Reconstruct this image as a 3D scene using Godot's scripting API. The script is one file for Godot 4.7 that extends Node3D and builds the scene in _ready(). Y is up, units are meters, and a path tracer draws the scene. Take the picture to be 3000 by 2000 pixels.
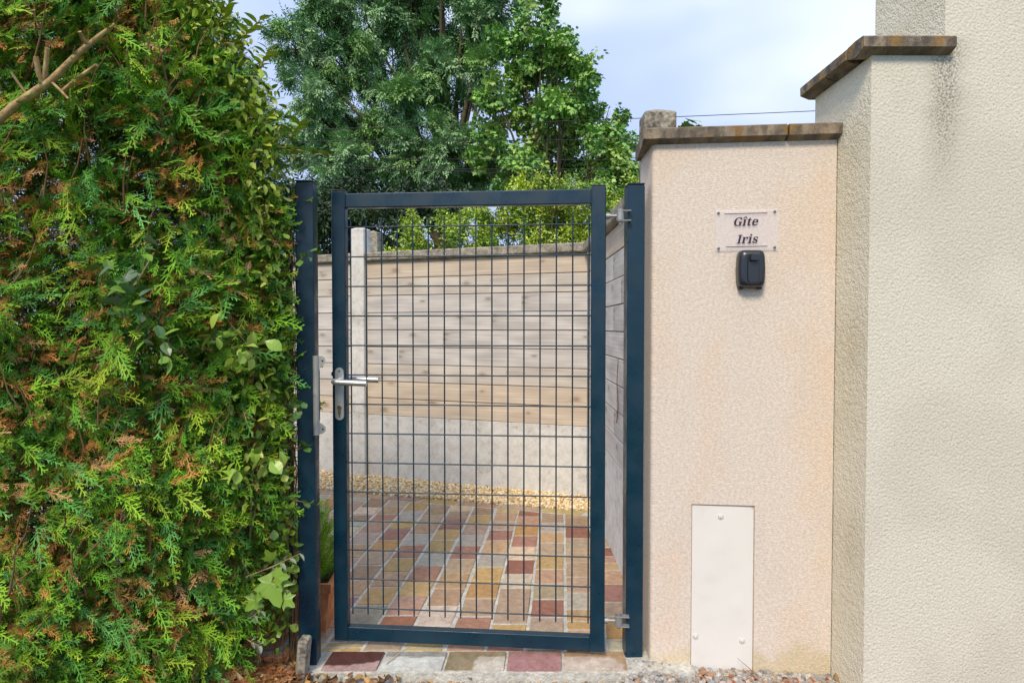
extends Node3D
# A dark blue steel gate between a thuja hedge and rendered garden walls; paved yard, timber fence and trees behind it.
# Units are metres. The eye is at (0, 1.16, 0) and looks along -z; a pixel of the 3000 x 2000 photograph gives a direction, the distance comes from what a thing stands on.

const EYE := Vector3(0, 1.16, 0)
const YARD := 0.03        # height of the paving above the gravel outside
const K := 1.0367         # ground measurements were taken for a slightly higher yard

var rng := RandomNumberGenerator.new()
var taken := {}
var M := {}

# ------------------------------------------------------------------ mesh builder
class Bld:
	var v := PackedVector3Array()
	var n := PackedVector3Array()
	var c := PackedColorArray()
	var uv := PackedVector2Array()
	var col := Color.WHITE
	var colored := false
	func vert(p: Vector3, nn: Vector3, t := Vector2.ZERO, k = null) -> void:
		v.append(p); n.append(nn); uv.append(t); c.append(col if k == null else k)
	func tri(a: Vector3, b: Vector3, d: Vector3, out: Vector3) -> void:
		var nn := (b - a).cross(d - a).normalized()
		if nn.dot(out) > 0.0:
			var s := b; b = d; d = s
		else:
			nn = -nn
		vert(a, nn); vert(b, nn); vert(d, nn)
	func quad(a: Vector3, b: Vector3, d: Vector3, e: Vector3, out: Vector3, ta := Vector2.ZERO, tb := Vector2.ZERO, td := Vector2.ZERO, te := Vector2.ZERO) -> void:
		var nn := (b - a).cross(d - a).normalized()
		if nn.dot(out) > 0.0:
			vert(a, nn, ta); vert(d, nn, td); vert(b, nn, tb); vert(a, nn, ta); vert(e, nn, te); vert(d, nn, td)
		else:
			nn = -nn
			vert(a, nn, ta); vert(b, nn, tb); vert(d, nn, td); vert(a, nn, ta); vert(d, nn, td); vert(e, nn, te)
	func squad(a: Vector3, b: Vector3, d: Vector3, e: Vector3, na: Vector3, nb: Vector3, nd: Vector3, ne: Vector3, ta := Vector2.ZERO, tb := Vector2.ZERO, td := Vector2.ZERO, te := Vector2.ZERO) -> void:
		if (b - a).cross(d - a).dot(na + nb + nd + ne) > 0.0:
			vert(a, na, ta); vert(d, nd, td); vert(b, nb, tb); vert(a, na, ta); vert(e, ne, te); vert(d, nd, td)
		else:
			vert(a, na, ta); vert(b, nb, tb); vert(d, nd, td); vert(a, na, ta); vert(d, nd, td); vert(e, ne, te)
	func box(mid: Vector3, size: Vector3, bevel := 0.0, turn := Basis.IDENTITY) -> void:
		var h := size * 0.5
		var bv: float = min(bevel, min(h.x, min(h.y, h.z)) * 0.9)
		var ax := [Vector3.RIGHT, Vector3.UP, Vector3.BACK]
		var pt := func(s: Vector3, face: int) -> Vector3:
			var q := Vector3(s.x * h.x, s.y * h.y, s.z * h.z)
			for k in 3:
				if k != face:
					q[k] -= s[k] * bv
			return mid + turn * q
		for f in 3:
			var a := (f + 1) % 3
			var b := (f + 2) % 3
			for sg in [-1.0, 1.0]:
				var cs := []
				for w in [[-1.0, -1.0], [1.0, -1.0], [1.0, 1.0], [-1.0, 1.0]]:
					var s := Vector3.ZERO
					s[f] = sg; s[a] = w[0]; s[b] = w[1]
					cs.append(pt.call(s, f))
				var la := size[a]
				var lb := size[b]
				if f == 0 or f == 1:
					quad(cs[0], cs[1], cs[2], cs[3], turn * (ax[f] * sg), Vector2(0, 0), Vector2(0, la), Vector2(lb, la), Vector2(lb, 0))
				else:
					quad(cs[0], cs[1], cs[2], cs[3], turn * (ax[f] * sg), Vector2(0, 0), Vector2(la, 0), Vector2(la, lb), Vector2(0, lb))
		if bv <= 0.0:
			return
		for f in 3:
			var a := (f + 1) % 3
			var b := (f + 2) % 3
			for sa in [-1.0, 1.0]:
				for sb in [-1.0, 1.0]:
					var s0 := Vector3.ZERO
					s0[f] = -1.0; s0[a] = sa; s0[b] = sb
					var s1 := s0
					s1[f] = 1.0
					var na: Vector3 = turn * (ax[a] * sa)
					var nb: Vector3 = turn * (ax[b] * sb)
					squad(pt.call(s0, a), pt.call(s1, a), pt.call(s1, b), pt.call(s0, b), na, na, nb, nb)
		for x in [-1.0, 1.0]:
			for y in [-1.0, 1.0]:
				for z in [-1.0, 1.0]:
					var s := Vector3(x, y, z)
					tri(pt.call(s, 0), pt.call(s, 1), pt.call(s, 2), turn * s)
	func tube(path: Array, radii: Array, sides := 8, caps := true) -> void:
		var count := path.size()
		var rings := []
		var dirs := []
		var up := Vector3.UP
		for i in count:
			var t: Vector3 = ((path[min(i + 1, count - 1)] as Vector3) - (path[max(i - 1, 0)] as Vector3)).normalized()
			if i == 0 and absf(t.dot(up)) > 0.9:
				up = Vector3.RIGHT
			var sx := t.cross(up).normalized()
			up = sx.cross(t).normalized()
			var r: float = radii[i] if radii.size() > i else radii[radii.size() - 1]
			var ring := []
			var dr := []
			for k in sides:
				var an := TAU * k / sides
				var d := sx * cos(an) + up * sin(an)
				ring.append((path[i] as Vector3) + d * r)
				dr.append(d)
			rings.append(ring); dirs.append(dr)
		var along := 0.0
		for i in count - 1:
			var step: float = (path[i] as Vector3).distance_to(path[i + 1])
			for k in sides:
				var k2 := (k + 1) % sides
				var u0 := float(k) / sides
				var u1 := float(k + 1) / sides
				squad(rings[i][k], rings[i + 1][k], rings[i + 1][k2], rings[i][k2], dirs[i][k], dirs[i + 1][k], dirs[i + 1][k2], dirs[i][k2], Vector2(u0, along), Vector2(u0, along + step), Vector2(u1, along + step), Vector2(u1, along))
			along += step
		if caps:
			for e in [0, count - 1]:
				var out: Vector3 = ((path[0] as Vector3) - (path[1] as Vector3)) if e == 0 else ((path[count - 1] as Vector3) - (path[count - 2] as Vector3))
				for k in sides:
					tri(path[e], rings[e][k], rings[e][(k + 1) % sides], out)
	func extrude(poly: PackedVector2Array, z0: float, z1: float) -> void:
		var ids := Geometry2D.triangulate_polygon(poly)
		for i in range(0, ids.size(), 3):
			for zz in [z0, z1]:
				var q := []
				for j in 3:
					var p := poly[ids[i + j]]
					q.append(Vector3(p.x, p.y, zz))
				tri(q[0], q[1], q[2], Vector3(0, 0, zz - (z0 + z1) * 0.5))
		var area := 0.0
		for i in poly.size():
			area += poly[i].cross(poly[(i + 1) % poly.size()])
		for i in poly.size():
			var a := poly[i]
			var b := poly[(i + 1) % poly.size()]
			var out := Vector3(b.y - a.y, a.x - b.x, 0) * signf(area)
			quad(Vector3(a.x, a.y, z0), Vector3(b.x, b.y, z0), Vector3(b.x, b.y, z1), Vector3(a.x, a.y, z1), out)
	func mesh() -> ArrayMesh:
		var arr := []
		arr.resize(Mesh.ARRAY_MAX)
		arr[Mesh.ARRAY_VERTEX] = v
		arr[Mesh.ARRAY_NORMAL] = n
		arr[Mesh.ARRAY_TEX_UV] = uv
		if colored:
			arr[Mesh.ARRAY_COLOR] = c
		var m := ArrayMesh.new()
		m.add_surface_from_arrays(Mesh.PRIMITIVE_TRIANGLES, arr)
		return m

func bld(colored := false) -> Bld:
	var b := Bld.new()
	b.colored = colored
	return b

# ------------------------------------------------------------------ scene helpers
func numbered(called: String) -> String:
	if not taken.has(called):
		taken[called] = 0
		return called
	taken[called] += 1
	return "%s_%03d" % [called, taken[called]]

func tag(o: Node, label: String, category := "", group := "", kind := "") -> void:
	if label: o.set_meta("label", label)
	if category: o.set_meta("category", category)
	if group: o.set_meta("group", group)
	if kind: o.set_meta("kind", kind)

func thing(called: String, label: String, category: String, at := Vector3.ZERO, turn := 0.0, group := "") -> Node3D:
	var o := Node3D.new()
	o.name = numbered(called)
	add_child(o)
	o.position = at
	o.rotation.y = turn
	tag(o, label, category, group)
	return o

func part(called: String, mesh: Mesh, mat: Material, parent: Node) -> MeshInstance3D:
	var o := MeshInstance3D.new()
	o.name = called if parent != self else numbered(called)
	o.mesh = mesh
	o.material_override = mat
	parent.add_child(o, true)
	return o

func many(called: String, mesh: Mesh, mat: Material, xf: Array, cols: Array, parent: Node) -> MultiMeshInstance3D:
	var mm := MultiMesh.new()
	mm.transform_format = MultiMesh.TRANSFORM_3D
	mm.use_colors = cols.size() > 0
	mm.mesh = mesh
	mm.instance_count = xf.size()
	for i in xf.size():
		mm.set_instance_transform(i, xf[i])
		if cols.size() > 0:
			mm.set_instance_color(i, cols[i])
	var o := MultiMeshInstance3D.new()
	o.name = called if parent != self else numbered(called)
	o.multimesh = mm
	o.material_override = mat
	o.set_meta("kind", "stuff")
	parent.add_child(o, true)
	return o

func spot(u: float, v: float, dist: float) -> Vector3:   # the point seen at this pixel of the photograph, dist metres in front of the lens plane
	var d := Vector3((u - 1500.0) / 1800.0, -(v - 1000.0) / 1800.0, -1.0).rotated(Vector3.RIGHT, deg_to_rad(-1.37))
	return EYE + d * (dist / -d.z)

func lin(r: float, g: float, b: float) -> Color:          # linear base colour -> albedo_color
	return Color(r, g, b).linear_to_srgb()

func rf(a: float, b: float) -> float:
	return rng.randf_range(a, b)

func rdir() -> Vector3:
	return Vector3(rng.randfn(), rng.randfn(), rng.randfn()).normalized()

# ------------------------------------------------------------------ textures
func noise(sd: int, freq: float, oct := 4, type := FastNoiseLite.TYPE_SIMPLEX_SMOOTH) -> FastNoiseLite:
	var f := FastNoiseLite.new()
	f.seed = sd
	f.noise_type = type
	f.frequency = freq
	f.fractal_octaves = oct
	f.fractal_type = FastNoiseLite.FRACTAL_FBM if oct > 1 else FastNoiseLite.FRACTAL_NONE
	f.fractal_gain = 0.5 if oct < 5 else 0.68
	return f

func bytes_of(f: FastNoiseLite, size: int) -> PackedByteArray:
	var im := f.get_seamless_image(size, size)
	im.convert(Image.FORMAT_L8)
	return im.get_data()

func ramp_tex(size: int, layers: Array, stops: Array) -> ImageTexture:
	# layers: [noise, weight]; the weighted sum (0..1) picks a colour between stops [[t, Color]] (sRGB)
	var data := []
	for l in layers:
		data.append(bytes_of(l[0], size))
	var grad := Gradient.new()
	var offs := PackedFloat32Array()
	var cs := PackedColorArray()
	for s in stops:
		offs.append(s[0]); cs.append(s[1])
	grad.offsets = offs
	grad.colors = cs
	var lut := []
	for i in 256:
		lut.append(grad.sample(i / 255.0))
	var out := PackedByteArray()
	out.resize(size * size * 3)
	for i in size * size:
		var t := 0.0
		for k in layers.size():
			t += data[k][i] * layers[k][1]
		var c: Color = lut[clampi(int(t), 0, 255)]
		out[i * 3] = int(c.r * 255.0); out[i * 3 + 1] = int(c.g * 255.0); out[i * 3 + 2] = int(c.b * 255.0)
	return ImageTexture.create_from_image(Image.create_from_data(size, size, false, Image.FORMAT_RGB8, out))

func height_tex(size: int, layers: Array) -> ImageTexture:
	return ramp_tex(size, layers, [[0.0, Color.BLACK], [1.0, Color.WHITE]])

func mat(albedo: Color, rough: float, metal := 0.0, spec := 0.5) -> StandardMaterial3D:
	var m := StandardMaterial3D.new()
	m.albedo_color = albedo
	m.roughness = rough
	m.metallic = metal
	m.metallic_specular = spec
	return m

func tri_mat(tex: Texture2D, tile: float, rough: float, relief: Texture2D = null, cm := 0.3, tint := Color.WHITE, world := true) -> StandardMaterial3D:
	var m := mat(tint, rough, 0.0, 0.3)
	m.albedo_texture = tex
	m.uv1_triplanar = true
	m.uv1_world_triplanar = world
	m.uv1_scale = Vector3.ONE / tile
	if relief:
		m.heightmap_enabled = true
		m.heightmap_texture = relief
		m.heightmap_scale = cm
	return m

func leaf_mat(rough := 0.5, back := Color(0, 0, 0), spec := 0.4) -> StandardMaterial3D:
	var m := mat(Color.WHITE, rough, 0.0, spec)
	m.vertex_color_use_as_albedo = true
	m.cull_mode = BaseMaterial3D.CULL_DISABLED
	if back != Color(0, 0, 0):
		m.backlight_enabled = true
		m.backlight = back
	return m

func wood_tex(sd: int, tones: Array) -> ImageTexture:
	var w := 1024
	var h := 96
	var n1 := noise(sd, 0.02, 3)
	var n2 := noise(sd + 1, 0.004, 2)
	var r := RandomNumberGenerator.new()
	r.seed = sd
	var knots := []
	for i in 4:
		knots.append([r.randf_range(0, w), r.randf_range(12, h - 12), r.randf_range(5, 12)])
	var out := PackedByteArray()
	out.resize(w * h * 3)
	var c0: Color = tones[0]
	var c1: Color = tones[1]
	var ck: Color = tones[2]
	for y in h:
		for x in w:
			var yy := float(y)
			var dark := 0.0
			for k in knots:
				var dx: float = (x - k[0]) / (k[2] * 2.2)
				var dy: float = (y - k[1]) / k[2]
				var d2 := dx * dx + dy * dy
				if d2 < 16.0:
					yy += (1.0 if dy > 0 else -1.0) * 7.0 * exp(-d2 * 0.35)
					dark = maxf(dark, exp(-d2 * 1.6) * 0.5 + (0.25 * exp(-d2 * 0.4) if fmod(sqrt(d2) * 3.0, 1.0) < 0.4 else 0.0))
			var g := n1.get_noise_2d(x * 0.12, yy * 7.0) * 0.5 + 0.5
			var s := n2.get_noise_2d(x * 1.0, yy * 4.0) * 0.5 + 0.5
			var t := clampf(g * 0.55 + s * 0.55, 0, 1)
			var c := c0.lerp(c1, t).lerp(ck, clampf(dark, 0, 1))
			var i := (y * w + x) * 3
			out[i] = int(c.r * 255); out[i + 1] = int(c.g * 255); out[i + 2] = int(c.b * 255)
	return ImageTexture.create_from_image(Image.create_from_data(w, h, false, Image.FORMAT_RGB8, out))

# ------------------------------------------------------------------ main
func _ready() -> void:
	rng.seed = 7
	make_camera_and_light()
	make_materials()
	make_ground()
	make_paving()
	make_walls()
	make_fences()
	make_gate()
	make_wall_fittings()
	make_trees()
	make_cables()
	make_hedge()
	make_right_hand_climbers()
	make_planter()
	make_ground_details()

func make_camera_and_light() -> void:
	var cam := Camera3D.new()
	cam.name = "camera"
	cam.position = EYE
	cam.rotation_degrees.x = -1.37
	cam.fov = 58.11
	cam.near = 0.05
	cam.far = 400.0
	cam.current = true
	add_child(cam)
	var env := Environment.new()
	env.background_mode = Environment.BG_SKY
	env.tonemap_mode = Environment.TONE_MAPPER_LINEAR
	env.tonemap_exposure = 2.1
	env.sdfgi_enabled = true
	env.ssao_enabled = true
	env.ssil_enabled = true
	var sky := Sky.new()
	var pano := PanoramaSkyMaterial.new()
	pano.panorama = sky_texture()
	pano.energy_multiplier = 1.0
	sky.sky_material = pano
	env.sky = sky
	var we := WorldEnvironment.new()
	we.name = "environment"
	we.environment = env
	add_child(we)
	var sun := DirectionalLight3D.new()
	sun.name = "sun"
	sun.light_energy = 0.5
	sun.light_angular_distance = 14.0
	sun.light_color = Color(1.0, 0.93, 0.82)
	sun.shadow_enabled = true
	add_child(sun)
	sun.look_at_from_position(Vector3.ZERO, Vector3(0.27, -0.78, -0.75), Vector3.UP)

func sky_texture() -> ImageTexture:
	var w := 512
	var h := 256
	var n := noise(41, 0.9, 4)
	var n2 := noise(17, 2.2, 4)
	var im := Image.create(w, h, false, Image.FORMAT_RGBF)
	for y in h:
		var el := PI * (0.5 - (y + 0.5) / h)
		for x in w:
			var az := TAU * (x + 0.5) / w
			var d := Vector3(sin(az) * cos(el), sin(el), cos(az) * cos(el))
			var t := n.get_noise_3d(d.x, d.y * 2.2, d.z) * 0.75 + n2.get_noise_3d(d.x, d.y * 2.0, d.z) * 0.3
			t = smoothstep(-0.12, 0.58, t + 0.35 * (d.y - 0.3))
			var c := Color(0.28, 0.35, 0.53).lerp(Color(0.55, 0.585, 0.645), t)
			im.set_pixel(x, y, c)
	return ImageTexture.create_from_image(im)

func make_materials() -> void:
	var fine := noise(3, 0.05, 3)
	var mid := noise(5, 0.015, 4)
	var big := noise(9, 0.004, 3)
	# roughcast of the tall cream wall: lumps of about a centimetre
	var lump := noise(21, 0.045, 5)
	var lump2 := noise(22, 0.16, 2)
	M.cast_relief = height_tex(512, [[lump, 0.62], [lump2, 0.38]])
	M.cream = tri_mat(ramp_tex(512, [[noise(23, 0.06, 4), 0.3], [noise(24, 0.2, 2), 0.4], [big, 0.3]], [[0.0, Color(0.66, 0.60, 0.49)], [0.35, Color(0.86, 0.83, 0.735)], [0.55, Color(0.90, 0.875, 0.79)], [1.0, Color(0.91, 0.89, 0.82)]]), 0.62, 0.95, M.cast_relief, 0.45)
	M.concrete = tri_mat(ramp_tex(512, [[fine, 0.35], [mid, 0.4], [big, 0.25]], [[0.15, Color(0.60, 0.59, 0.57)], [0.35, Color(0.76, 0.755, 0.745)], [0.55, Color(0.82, 0.82, 0.815)], [0.85, Color(0.88, 0.88, 0.88)]]), 0.7, 0.9, height_tex(256, [[noise(61, 0.09, 3), 1.0]]), 0.12)
	M.old_concrete = tri_mat(ramp_tex(512, [[fine, 0.4], [mid, 0.4], [big, 0.2]], [[0.25, Color(0.34, 0.33, 0.30)], [0.45, Color(0.53, 0.51, 0.47)], [0.6, Color(0.63, 0.61, 0.56)], [0.8, Color(0.74, 0.72, 0.67)]]), 0.5, 0.95, height_tex(256, [[noise(62, 0.09, 3), 1.0]]), 0.25)
	# coping stones: cast stone gone brown and black with algae, in upright runs
	var sw := 512
	var cn := noise(71, 0.02, 4)
	var cn2 := noise(72, 0.15, 2)
	var out := PackedByteArray()
	out.resize(sw * sw * 3)
	for y in sw:
		for x in sw:
			var t := cn.get_noise_2d(x * 1.1, y * 0.5) * 0.8 + cn2.get_noise_2d(x * 2.0, y * 2.0) * 0.6 + 0.42
			var c := Color(0.33, 0.31, 0.29).lerp(Color(0.61, 0.555, 0.485), clampf(t * 1.15, 0, 1))
			c = c.lerp(Color(0.56, 0.43, 0.25), 0.7 * smoothstep(0.05, 0.4, cn.get_noise_2d(x * 0.5 + 700, y * 0.3)))
			var i := (y * sw + x) * 3
			out[i] = int(c.r * 255); out[i + 1] = int(c.g * 255); out[i + 2] = int(c.b * 255)
	M.coping = tri_mat(ImageTexture.create_from_image(Image.create_from_data(sw, sw, false, Image.FORMAT_RGB8, out)), 0.55, 0.9, height_tex(256, [[noise(63, 0.12, 2), 1.0]]), 0.2)
	# timber
	M.wood = []
	M.wood.append(wood_tex(101, [Color(0.60, 0.585, 0.58), Color(0.88, 0.865, 0.855), Color(0.46, 0.41, 0.37)]))
	M.wood.append(wood_tex(202, [Color(0.62, 0.59, 0.565), Color(0.88, 0.855, 0.82), Color(0.48, 0.42, 0.37)]))
	M.wood.append(wood_tex(303, [Color(0.64, 0.585, 0.53), Color(0.88, 0.83, 0.765), Color(0.48, 0.40, 0.33)]))
	M.board = []
	for t in M.wood:
		var m := mat(Color.WHITE, 0.85, 0.0, 0.25)
		m.albedo_texture = t
		m.uv1_scale = Vector3(0.55, 5.2, 1)
		M.board.append(m)
	# paint of the gate
	var paint := tri_mat(ramp_tex(256, [[noise(81, 0.02, 4), 0.6], [noise(82, 0.2, 2), 0.4]], [[0.0, Color(0.025, 0.165, 0.235)], [0.7, Color(0.035, 0.19, 0.26)], [0.86, Color(0.08, 0.22, 0.28)], [1.0, Color(0.36, 0.43, 0.46)]]), 0.4, 0.33)
	paint.metallic_specular = 0.5
	paint.roughness = 1.0
	paint.roughness_texture = ramp_tex(256, [[noise(83, 0.012, 4), 0.7], [noise(84, 0.15, 2), 0.3]], [[0.25, Color(0.22, 0.22, 0.22)], [0.75, Color(0.52, 0.52, 0.52)]])
	M.paint = paint
	M.galv = mat(lin(0.33, 0.34, 0.34), 0.5, 0.55)
	M.alu = mat(lin(0.62, 0.63, 0.63), 0.36, 0.8)
	M.brass = mat(lin(0.35, 0.27, 0.15), 0.3, 0.9)
	M.black = mat(lin(0.012, 0.013, 0.016), 0.4)
	M.keep = mat(lin(0.42, 0.42, 0.39), 0.45, 0.2)
	M.plastic = mat(lin(0.012, 0.016, 0.024), 0.32, 0.0, 0.6)
	M.white = tri_mat(ramp_tex(512, [[noise(85, 0.006, 4), 0.5], [noise(86, 0.25, 2), 0.5]], [[0.12, Color(0.82, 0.81, 0.78)], [0.3, Color(0.862, 0.857, 0.84)], [0.6, Color(0.875, 0.87, 0.855)], [0.9, Color(0.89, 0.885, 0.87)]]), 0.5, 0.5)
	# sandstone pavers: tone per stone from vertex colours, grain from the texture
	var stone := tri_mat(ramp_tex(512, [[fine, 0.3], [mid, 0.45], [noise(91, 0.008, 3), 0.25]], [[0.2, Color(0.82, 0.79, 0.77)], [0.42, Color(0.89, 0.87, 0.86)], [0.55, Color(0.92, 0.91, 0.90)], [0.78, Color(1, 1, 1)]]), 0.33, 0.8, height_tex(256, [[noise(92, 0.02, 4), 0.6], [noise(93, 0.1, 2), 0.4]]), 0.25)
	stone.vertex_color_use_as_albedo = true
	M.stone = stone
	M.mortar = tri_mat(ramp_tex(256, [[fine, 0.6], [mid, 0.4]], [[0.2, Color(0.66, 0.66, 0.63)], [0.8, Color(0.84, 0.84, 0.81)]]), 0.3, 0.95, height_tex(256, [[noise(94, 0.12, 3), 1.0]]), 0.2)
	M.earth = tri_mat(ramp_tex(512, [[fine, 0.5], [mid, 0.5]], [[0.2, Color(0.20, 0.16, 0.12)], [0.8, Color(0.42, 0.36, 0.29)]]), 0.5, 1.0, height_tex(256, [[noise(95, 0.06, 4), 1.0]]), 0.6)
	M.grass = tri_mat(ramp_tex(512, [[fine, 0.6], [mid, 0.4]], [[0.2, Color(0.16, 0.24, 0.08)], [0.8, Color(0.34, 0.44, 0.16)]]), 1.3, 1.0)
	M.pebble = leaf_mat(0.7, Color(0, 0, 0), 0.4)
	M.bark = tri_mat(ramp_tex(256, [[fine, 0.5], [mid, 0.5]], [[0.2, Color(0.25, 0.23, 0.17)], [0.8, Color(0.46, 0.42, 0.33)]]), 0.6, 0.95)
	M.twig = mat(lin(0.19, 0.105, 0.05), 0.9)
	M.pale_twig = tri_mat(ramp_tex(256, [[fine, 0.4], [mid, 0.6]], [[0.2, Color(0.42, 0.33, 0.22)], [0.5, Color(0.66, 0.56, 0.40)], [0.8, Color(0.78, 0.70, 0.54)]]), 0.2, 0.85)
	M.terracotta = tri_mat(ramp_tex(256, [[fine, 0.3], [mid, 0.4], [big, 0.3]], [[0.2, Color(0.70, 0.42, 0.27)], [0.55, Color(0.83, 0.56, 0.38)], [0.8, Color(0.91, 0.76, 0.62)]]), 0.3, 0.85)
	M.thuja = leaf_mat(0.55, Color(0.05, 0.08, 0.02), 0.35)
	M.broad = leaf_mat(0.38, Color(0.16, 0.22, 0.03), 0.5)
	M.tree_leaf = leaf_mat(0.45, Color(0.05, 0.08, 0.02), 0.5)
	M.cable = mat(lin(0.02, 0.02, 0.02), 0.6)

# ------------------------------------------------------------------ ground
func icostone(sd: int, flat: float) -> ArrayMesh:
	var r := RandomNumberGenerator.new()
	r.seed = sd
	var p := []
	var ph := (1.0 + sqrt(5.0)) / 2.0
	for s in [[-1, ph, 0], [1, ph, 0], [-1, -ph, 0], [1, -ph, 0], [0, -1, ph], [0, 1, ph], [0, -1, -ph], [0, 1, -ph], [ph, 0, -1], [ph, 0, 1], [-ph, 0, -1], [-ph, 0, 1]]:
		var q := Vector3(s[0], s[1], s[2]).normalized() * r.randf_range(0.72, 1.18)
		q.y *= flat
		q.z *= r.randf_range(0.75, 0.95)
		p.append(q)
	var b := bld(true)
	for f in [[0, 11, 5], [0, 5, 1], [0, 1, 7], [0, 7, 10], [0, 10, 11], [1, 5, 9], [5, 11, 4], [11, 10, 2], [10, 7, 6], [7, 1, 8], [3, 9, 4], [3, 4, 2], [3, 2, 6], [3, 6, 8], [3, 8, 9], [4, 9, 5], [2, 4, 11], [6, 2, 10], [8, 6, 7], [9, 8, 1]]:
		b.tri(p[f[0]], p[f[1]], p[f[2]], p[f[0]] + p[f[1]] + p[f[2]])
	return b.mesh()

func scatter_stones(called: String, label: String, where: Callable, count: int, size_lo: float, size_hi: float, tones: Array) -> void:
	var root := Node3D.new()
	root.name = numbered(called)
	add_child(root)
	tag(root, label, "gravel", "", "stuff")
	for k in 4:
		var xf := []
		var cols := []
		for i in count / 4:
			var p: Vector3 = where.call()
			var s := rf(size_lo, size_hi)
			xf.append(Transform3D(Basis.from_euler(Vector3(rf(-0.6, 0.6), rf(0, TAU), rf(-0.6, 0.6))).scaled(Vector3.ONE * s), p + Vector3(0, s * 0.3, 0)))
			var c: Color = tones[rng.randi() % tones.size()]
			cols.append(c * rf(0.8, 1.2))
		many("stones", icostone(500 + k, 0.72), M.pebble, xf, cols, root)

func make_ground() -> void:
	var b := bld()
	b.quad(Vector3(-150, -0.05, -200), Vector3(150, -0.05, -200), Vector3(150, -0.05, 40), Vector3(-150, -0.05, 40), Vector3.UP)
	var g := part("ground", b.mesh(), M.grass, self)
	tag(g, "", "", "", "structure")
	b = bld()
	# the trodden earth and gravel of the lane in front of the gate
	var n := noise(301, 1.3, 3)
	var hy := func(x: float, z: float) -> float: return -0.018 + n.get_noise_2d(x, z) * 0.012
	for i in 60:
		for j in 24:
			var x0 := -3.0 + i * 0.1
			var z0 := -2.3 + j * 0.1
			b.quad(Vector3(x0, hy.call(x0, z0), z0), Vector3(x0 + 0.1, hy.call(x0 + 0.1, z0), z0), Vector3(x0 + 0.1, hy.call(x0 + 0.1, z0 + 0.1), z0 + 0.1), Vector3(x0, hy.call(x0, z0 + 0.1), z0 + 0.1), Vector3.UP)
	var lane := part("lane_ground", b.mesh(), M.earth, self)
	tag(lane, "", "", "", "structure")

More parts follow.
